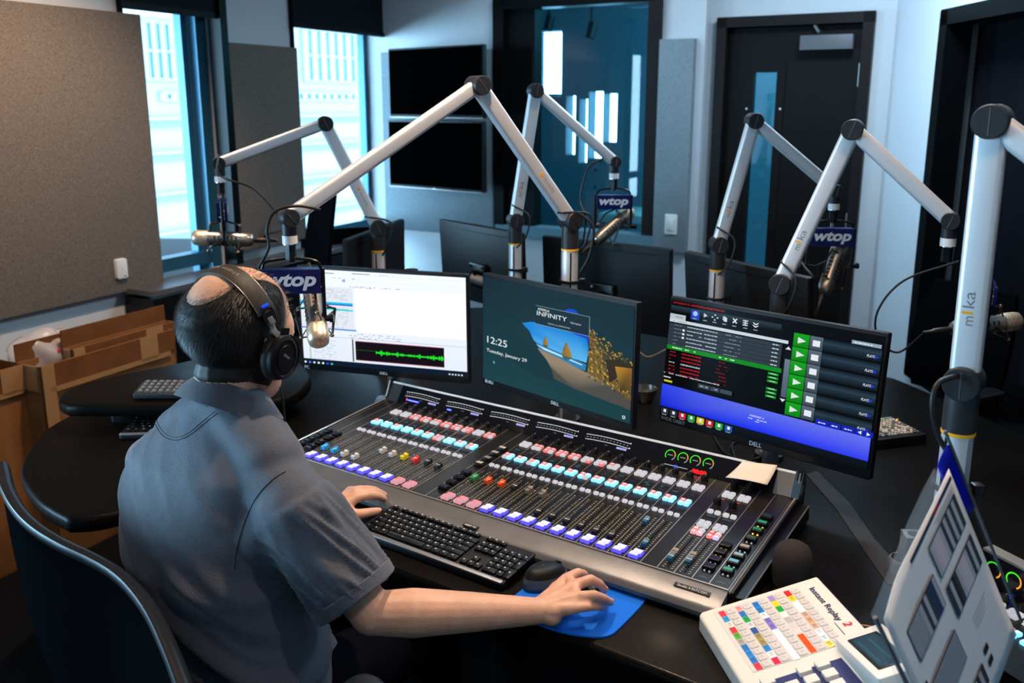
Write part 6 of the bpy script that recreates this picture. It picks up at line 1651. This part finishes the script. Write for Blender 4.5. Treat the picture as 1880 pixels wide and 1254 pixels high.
vco = [v.co.copy() for v in sme.vertices]; vno = [v.normal.copy() for v in sme.vertices]
def sstep(a, b_, x): t = max(0, min(1, (x - a) / (b_ - a))); return t * t * (3 - 2 * t)
for v, p, n_ in zip(sme.vertices, vco, vno):
    u = (p - SHR).dot(ax); rad = ((p - SHR) - ax * u).length
    sl = sstep(.13, .09, rad) * sstep(-.05, .05, u)
    # sleeve folds run obliquely round the arm
    q = p - SHR; w1 = q.dot(Vector((.35, .75, .55))); w2 = q.dot(Vector((.85, -.5, .1)))
    phi = math.atan2(q.dot(pax2), q.dot(pax1)); nz = noise.noise(Vector((phi * 2.6 + u * 9, u * 3.5, 3))); nz2 = noise.noise(Vector((phi * 5.5 - u * 8, u * 7, 7)))
    f1 = .010 * (.5 - min(1, abs(nz) * 3.2)) * sstep(.0, .05, u) + .004 * nz2
    # torso folds: swept toward the armpit, stronger near the waist
    h = p.z; side = (p - Vector((-.62, 1.68, 0))).dot(RT)
    a1 = h * .85 + side * .55
    amp = .004 + .009 * sstep(.98, .72, h) * sstep(-.12, .12, side) + .004 * sstep(.95, .75, h)
    f2 = ((.5 - min(1, abs(noise.noise(Vector((a1 * 13, side * 3, 11)))) * 3)) * 1.3 + .5 * noise.noise(Vector((a1 * 40, side * 6, 5)))) * amp
    up_ = sstep(.98, 1.06, h); f2 *= (1 - .6 * up_)
    v.co = p + n_ * (f1 * sl + f2 * (1 - sl))
shirt = meshobj('polo_shirt', sme, 'shirt', person, PB)
sbv = BVHTree.FromPolygons([v.co + PB for v in sme.vertices], [tuple(p.vertices) for p in sme.polygons])
# hem bands
for a, e, r_ in ((SHR, HEM - UP * .012, .0895), (SHL, HEML - UP * .012, .0895)):
    d = (e - a).normalized(); m = MB('shirt'); m.lathe([(r_ - .004, -.024), (r_ + .0005, -.023), (r_ + .001, -.001), (r_ - .003, .002), (r_ - .012, -.003)], e, d, 36); m.build('sleeve_hem', person, world=True)
# collar
cn = ((hp(0, 0, 0) - NB).normalized() + FW * .30).normalized(); cx = RT; cf = (FW - cn * FW.dot(cn)).normalized(); cx = cf.cross(cn)
m = MB('shirt'); rings = []
C0 = NB + UP * .012
for rr, hh in ((.118, -.026), (.109, -.002), (.093, .020), (.085, .027), (.080, .025), (.078, .005), (.080, -.03)):
    ring = []
    for k in range(40):
        t = 2 * math.pi * k / 40; f_ = math.sin(t); g = -.020 * max(0, f_) ** 1.5
        ring.append(C0 + cx * (rr * math.cos(t)) + cf * (rr * .92 * f_ + .004) + cn * (hh + g))
    rings.append(ring)
vs = [p for r_ in rings for p in r_]; fs = [(i * 40 + k, i * 40 + (k + 1) % 40, (i + 1) * 40 + (k + 1) % 40, (i + 1) * 40 + k) for i in range(len(rings) - 1) for k in range(40)]
m.add(vs, fs); m.build('shirt_collar', person, world=True, smooth=60)
# stitched seams, laid on the cloth
def seam(pxs, r_=.0011, n_=6, off=.0004):
    pts = []; C_ = Vector((0, 0, CAM_H))
    for x, y in [(p.x, p.y) for p in bez([(a, b_, 0) for a, b_ in pxs], n_)]:
        d = ray(x, y).normalized(); h_ = sbv.ray_cast(C_, d, 5)
        if h_[0] is not None: pts.append(h_[0] + h_[1] * off)
    if len(pts) > 2:
        m = MB('rubber'); m.tube(pts, r_, 5); m.build('seam', shirt, world=True)
seam([(524, 866), (497, 884), (470, 915), (449, 960), (436, 1005), (431, 1045)]); 
seam([(286, 748), (283, 765), (288, 785), (303, 803), (325, 808), (350, 798), (378, 775), (400, 758)], .0008); seam([(290, 750), (288, 768), (293, 784), (306, 798), (325, 803), (348, 794), (374, 772), (394, 756)], .0006)

# trousers ------------------------------------------------------------
t_ = MB('trousers')
hipR = Vector((-.47, 1.55, .56)); hipL = Vector((-.65, 1.67, .56)); knR_ = hipR + FW * .42 + RT * .05 - UP * .02; knL_ = hipL + FW * .42 - RT * .03 - UP * .02
t_.ball((-.56, 1.58, .56), (.19, .17, .11), 20)
for h_, k_ in ((hipR, knR_), (hipL, knL_)):
    caps(t_, [h_, h_.lerp(k_, .5), k_], [.095, .085, .068], 18); caps(t_, [k_, k_ - UP * .2 + FW * .03, k_ - UP * .40 + FW * .0], [.066, .058, .05], 16)
tm = fuse(t_, .009, 5)
meshobj('trousers', tm, 'trousers', person, PB)
for k_ in (knR_, knL_):
    m = MB('black_satin'); f0 = Vector((k_.x, k_.y, 0)); m.M = frame(f0, RT, FW, UP); m.ball((0, .05, .045), (.045, .125, .045), 18); m.ball((0, -.02, .07), (.042, .06, .06), 14); m.build('shoe', person, world=True)

# headphones ----------------------------------------------------------
hpn = thing('headphones', HM @ Matrix.Translation((0, 0, .10)), 'black studio headphones with stitched headband worn by the seated person', 'headphones')
BA = R(26); BZ = HZ * math.cos(BA) - HY * math.sin(BA); BY = HY * math.cos(BA) + HZ * math.sin(BA)
def bandpt(a, r0=.094, rz=.114): return hp(0, -.004, .008) + HX * (r0 * HS * math.sin(a)) + BZ * (rz * HS * math.cos(a))
vs = []; fs = []; nA = 40; prof = [(-.023, .0), (-.0225, .004), (-.014, .0065), (0, .0075), (.014, .0065), (.0225, .004), (.023, 0), (.014, -.003), (-.014, -.003)]
for i in range(nA + 1):
    a = R(-64 + 128 * i / nA); c_ = bandpt(a); nrm = (HX * math.sin(a) + BZ * math.cos(a)); w = 1.0
    for y, h in prof: vs.append(c_ + BY * y * w + nrm * h)
k_ = len(prof)
for i in range(nA):
    for j in range(k_): fs.append((i * k_ + j, (i + 1) * k_ + j, (i + 1) * k_ + (j + 1) % k_, i * k_ + (j + 1) % k_))
fs += [tuple(range(k_)), tuple(reversed(range(nA * k_, nA * k_ + k_)))]
m = MB('leather'); m.add(vs, fs); band = m.build('headband', hpn, world=True, smooth=50)
m = MB('tape')
for sy in (-.0212, .0212):
    for i in range(70):
        a = R(-60 + 120 * i / 69); c_ = bandpt(a) + BY * sy + (HX * math.sin(a) + BZ * math.cos(a)) * .0042; td = (HX * math.cos(a) - BZ * math.sin(a))
        m.box((0, 0, 0), (.0022, .0010, .0008), frame(c_, td, BY, td.cross(BY)), mat='divider')
m.build('stitching', band, world=True, smooth=0)
m = MB('print', S('8a8278')); txt = 'STUDIO MONITOR'
for i, ch in enumerate(txt):
    if ch == ' ': continue
    a = R(20 - 3.7 * i); c_ = bandpt(a) + (HX * math.sin(a) + BZ * math.cos(a)) * .0080; td = -(HX * math.cos(a) - BZ * math.sin(a)); nn = (HX * math.sin(a) + BZ * math.cos(a))
    m.text(ch, frame(c_, td, nn.cross(td), nn), .0085, .02, width=.0062 if ch != 'I' else .002)
m.build('lettering', band, world=True, smooth=0)
for s in (-1, 1):
    aE = R(64 * s); e0 = bandpt(aE); earc = hp(s * .100, .004, -.020)
    m = MB('black_satin'); m.rbox((0, 0, 0), (.030, .026, .012), .005, frame(bandpt(R(66 * s)), BY, (BZ * -.8 + HX * .2 * s), None)); 
    m.tube([e0, e0.lerp(earc, .4) + HX * s * .008, earc + HZ * .03 + HX * s * .012], .004, 8, 'grey_plastic', flat=(2.2, .6), up=HY)
    m.build('slider', hpn, world=True)
    if s > 0:
        m = MB('print', S('1848ff', 1)); nn = (HX * math.sin(aE) + BZ * math.cos(aE)); q_ = bandpt(R(58)) + nn * .009; m.rbox((0, 0, 0), (.020, .007, .003), .003, frame(q_, BY, None, nn), c=S('1450ff')); m.build('side_marker', hpn, world=True)
        m = MB('grey_plastic'); q_ = bandpt(R(72)) + nn * .006 ; m.rbox((0, 0, 0), (.014, .016, .003), .001, frame(q_, BY, None, nn)); m.build('size_plate', hpn, world=True)
    MC = frame(earc, HY, HZ * s, HX * s)
    m = MB('leather'); m.M = MC @ Matrix.Scale(1.28, 4, (0, 1, 0)); m.lathe([(.026, -.018), (.036, -.018), (.040, -.012), (.040, -.004), (.036, .002), (.02, .002)], (0, 0, 0), (0, 0, 1), 36); m.build('ear_cushion', hpn, world=True)
    m = MB('black_plastic'); m.M = MC @ Matrix.Scale(1.28, 4, (0, 1, 0)); m.lathe([(.036, 0), (.038, .006), (.036, .013), (.030, .017), (.029, .0155), (.022, .0155), (.021, .019), (0, .020)], (0, 0, 0), (0, 0, 1), 36)
    shell = m.build('ear_shell', hpn, world=True)
    m = MB('black_satin'); m.M = MC; m.torus((0, 0, .006), (0, 0, 1), .047, .0032, 30, 6, a0=20, a1=160); m.rbox((0, .053, .006), (.02, .016, .006), .003); m.build('fork', hpn, world=True)
    m = MB('print', S('b8b0a4')); m.text('SONY', MC @ frame((0, .004, .0205), (1, 0, 0), (0, 1, 0)) @ Matrix.Rotation(R(-90 + 60) * s, 4, 'Z'), .0055, .01, width=.020)
    m.build('lettering', shell, world=True, smooth=0)
m = MB('cable'); c0 = hp(.115, .0, -.070); m.tube(bez([c0, c0 + Vector((.005, 0, -.05)), at(497, 745, .95) * 0 + Vector((c0.x + .0, c0.y + .02, .98)), Vector((c0.x + .01, c0.y + .06, .86)), Vector((c0.x - .03, c0.y + .12, .745))], 8), .0024, 8); m.build('cable', hpn, world=True)

# the person's chair ---------------------------------------------------
ch = thing('office_chair', (-.60, 1.52, 0), 'black mesh-backed chair the person sits on, cut off by the picture bottom', 'chair', 'office chairs around the desk')
def cw(x, y, z): return Vector((x, y, z))
rail = bez([at(x, y, z) for x, y, z in ((4, 858, .972), (14, 900, .965), (36, 940, .958), (70, 974, .952), (119, 1004, .946), (170, 1028, .940), (213, 1053, .934), (248, 1085, .928), (282, 1132, .920), (312, 1195, .910), (338, 1262, .900), (360, 1330, .89))], 5)
low = [p + Vector((.10 * (1 - abs(i / (len(rail) - 1) - .5)), .10, 0)) for i, p in enumerate(rail)]
mid_ = Vector((-.80, 1.42, .5))
rows = []
for v in range(9):
    t = v / 8; rows.append([p.lerp(Vector((-.67, 1.36, .50)) + (p - Vector((-.80, 1.50, p.z))) * .50 , t) + (Vector((-.02, -.02, 0)) * math.sin(t * 3.14)) for p in rail])
vs = [p for r_ in rows for p in r_]; w_ = len(rail)
fs = [(i * w_ + j, i * w_ + j + 1, (i + 1) * w_ + j + 1, (i + 1) * w_ + j) for i in range(8) for j in range(w_ - 1)]
m = MB('chair_black'); m.add(vs, fs); o = m.build('backrest', ch, world=True); md = o.modifiers.new('t', 'SOLIDIFY'); md.thickness = .014; md.offset = 0
m = MB('chair_frame'); m.tube(rail, .013, 10, flat=(1, 1.4)); m.build('backrest_rim', ch, world=True)
m = MB('chair_black'); m.M = frame((-.56, 1.56, .43), RT, FW, UP); m.rbox((0, 0, 0), (.50, .48, .07), .10, bev=.02); m.build('seat', ch, world=True)
m = MB('chair_frame'); m.cyl((-.56, 1.56, .10), (-.56, 1.56, .40), .03); m.build('gas_column', ch, world=True)
m = MB('chair_frame'); m.tube([(-.56, 1.56, .38), (-.70, 1.36, .40), (-.76, 1.32, .55), (-.78, 1.36, .75)], .022, 8); m.build('back_bar', ch, world=True)
for s in (-1, 1):
    m = MB('chair_frame'); P = Vector((-.56, 1.56, 0)) + RT * .29 * s; m.tube(bez([P - RT * .08 * s + UP * .40, P + UP * .48, P - FW * .04 + UP * .60, P + UP * .665], 4), .014, 8); m.rbox((0, 0, 0), (.085, .25, .03), .035, frame(P + UP * .675 - FW * .02, RT, FW, UP)); m.build('armrest', ch, world=True)
for k in range(5):
    a = R(72 * k); c_ = Vector((-.56, 1.56, 0)); e = c_ + Vector((.3 * math.cos(a), .3 * math.sin(a), 0)); m = MB('chair_frame'); m.tube([c_ + UP * .12, e + UP * .075], [.028, .018], 8); m.ball(tuple(e + UP * .032), .032, 12); m.build('leg', ch, world=True)
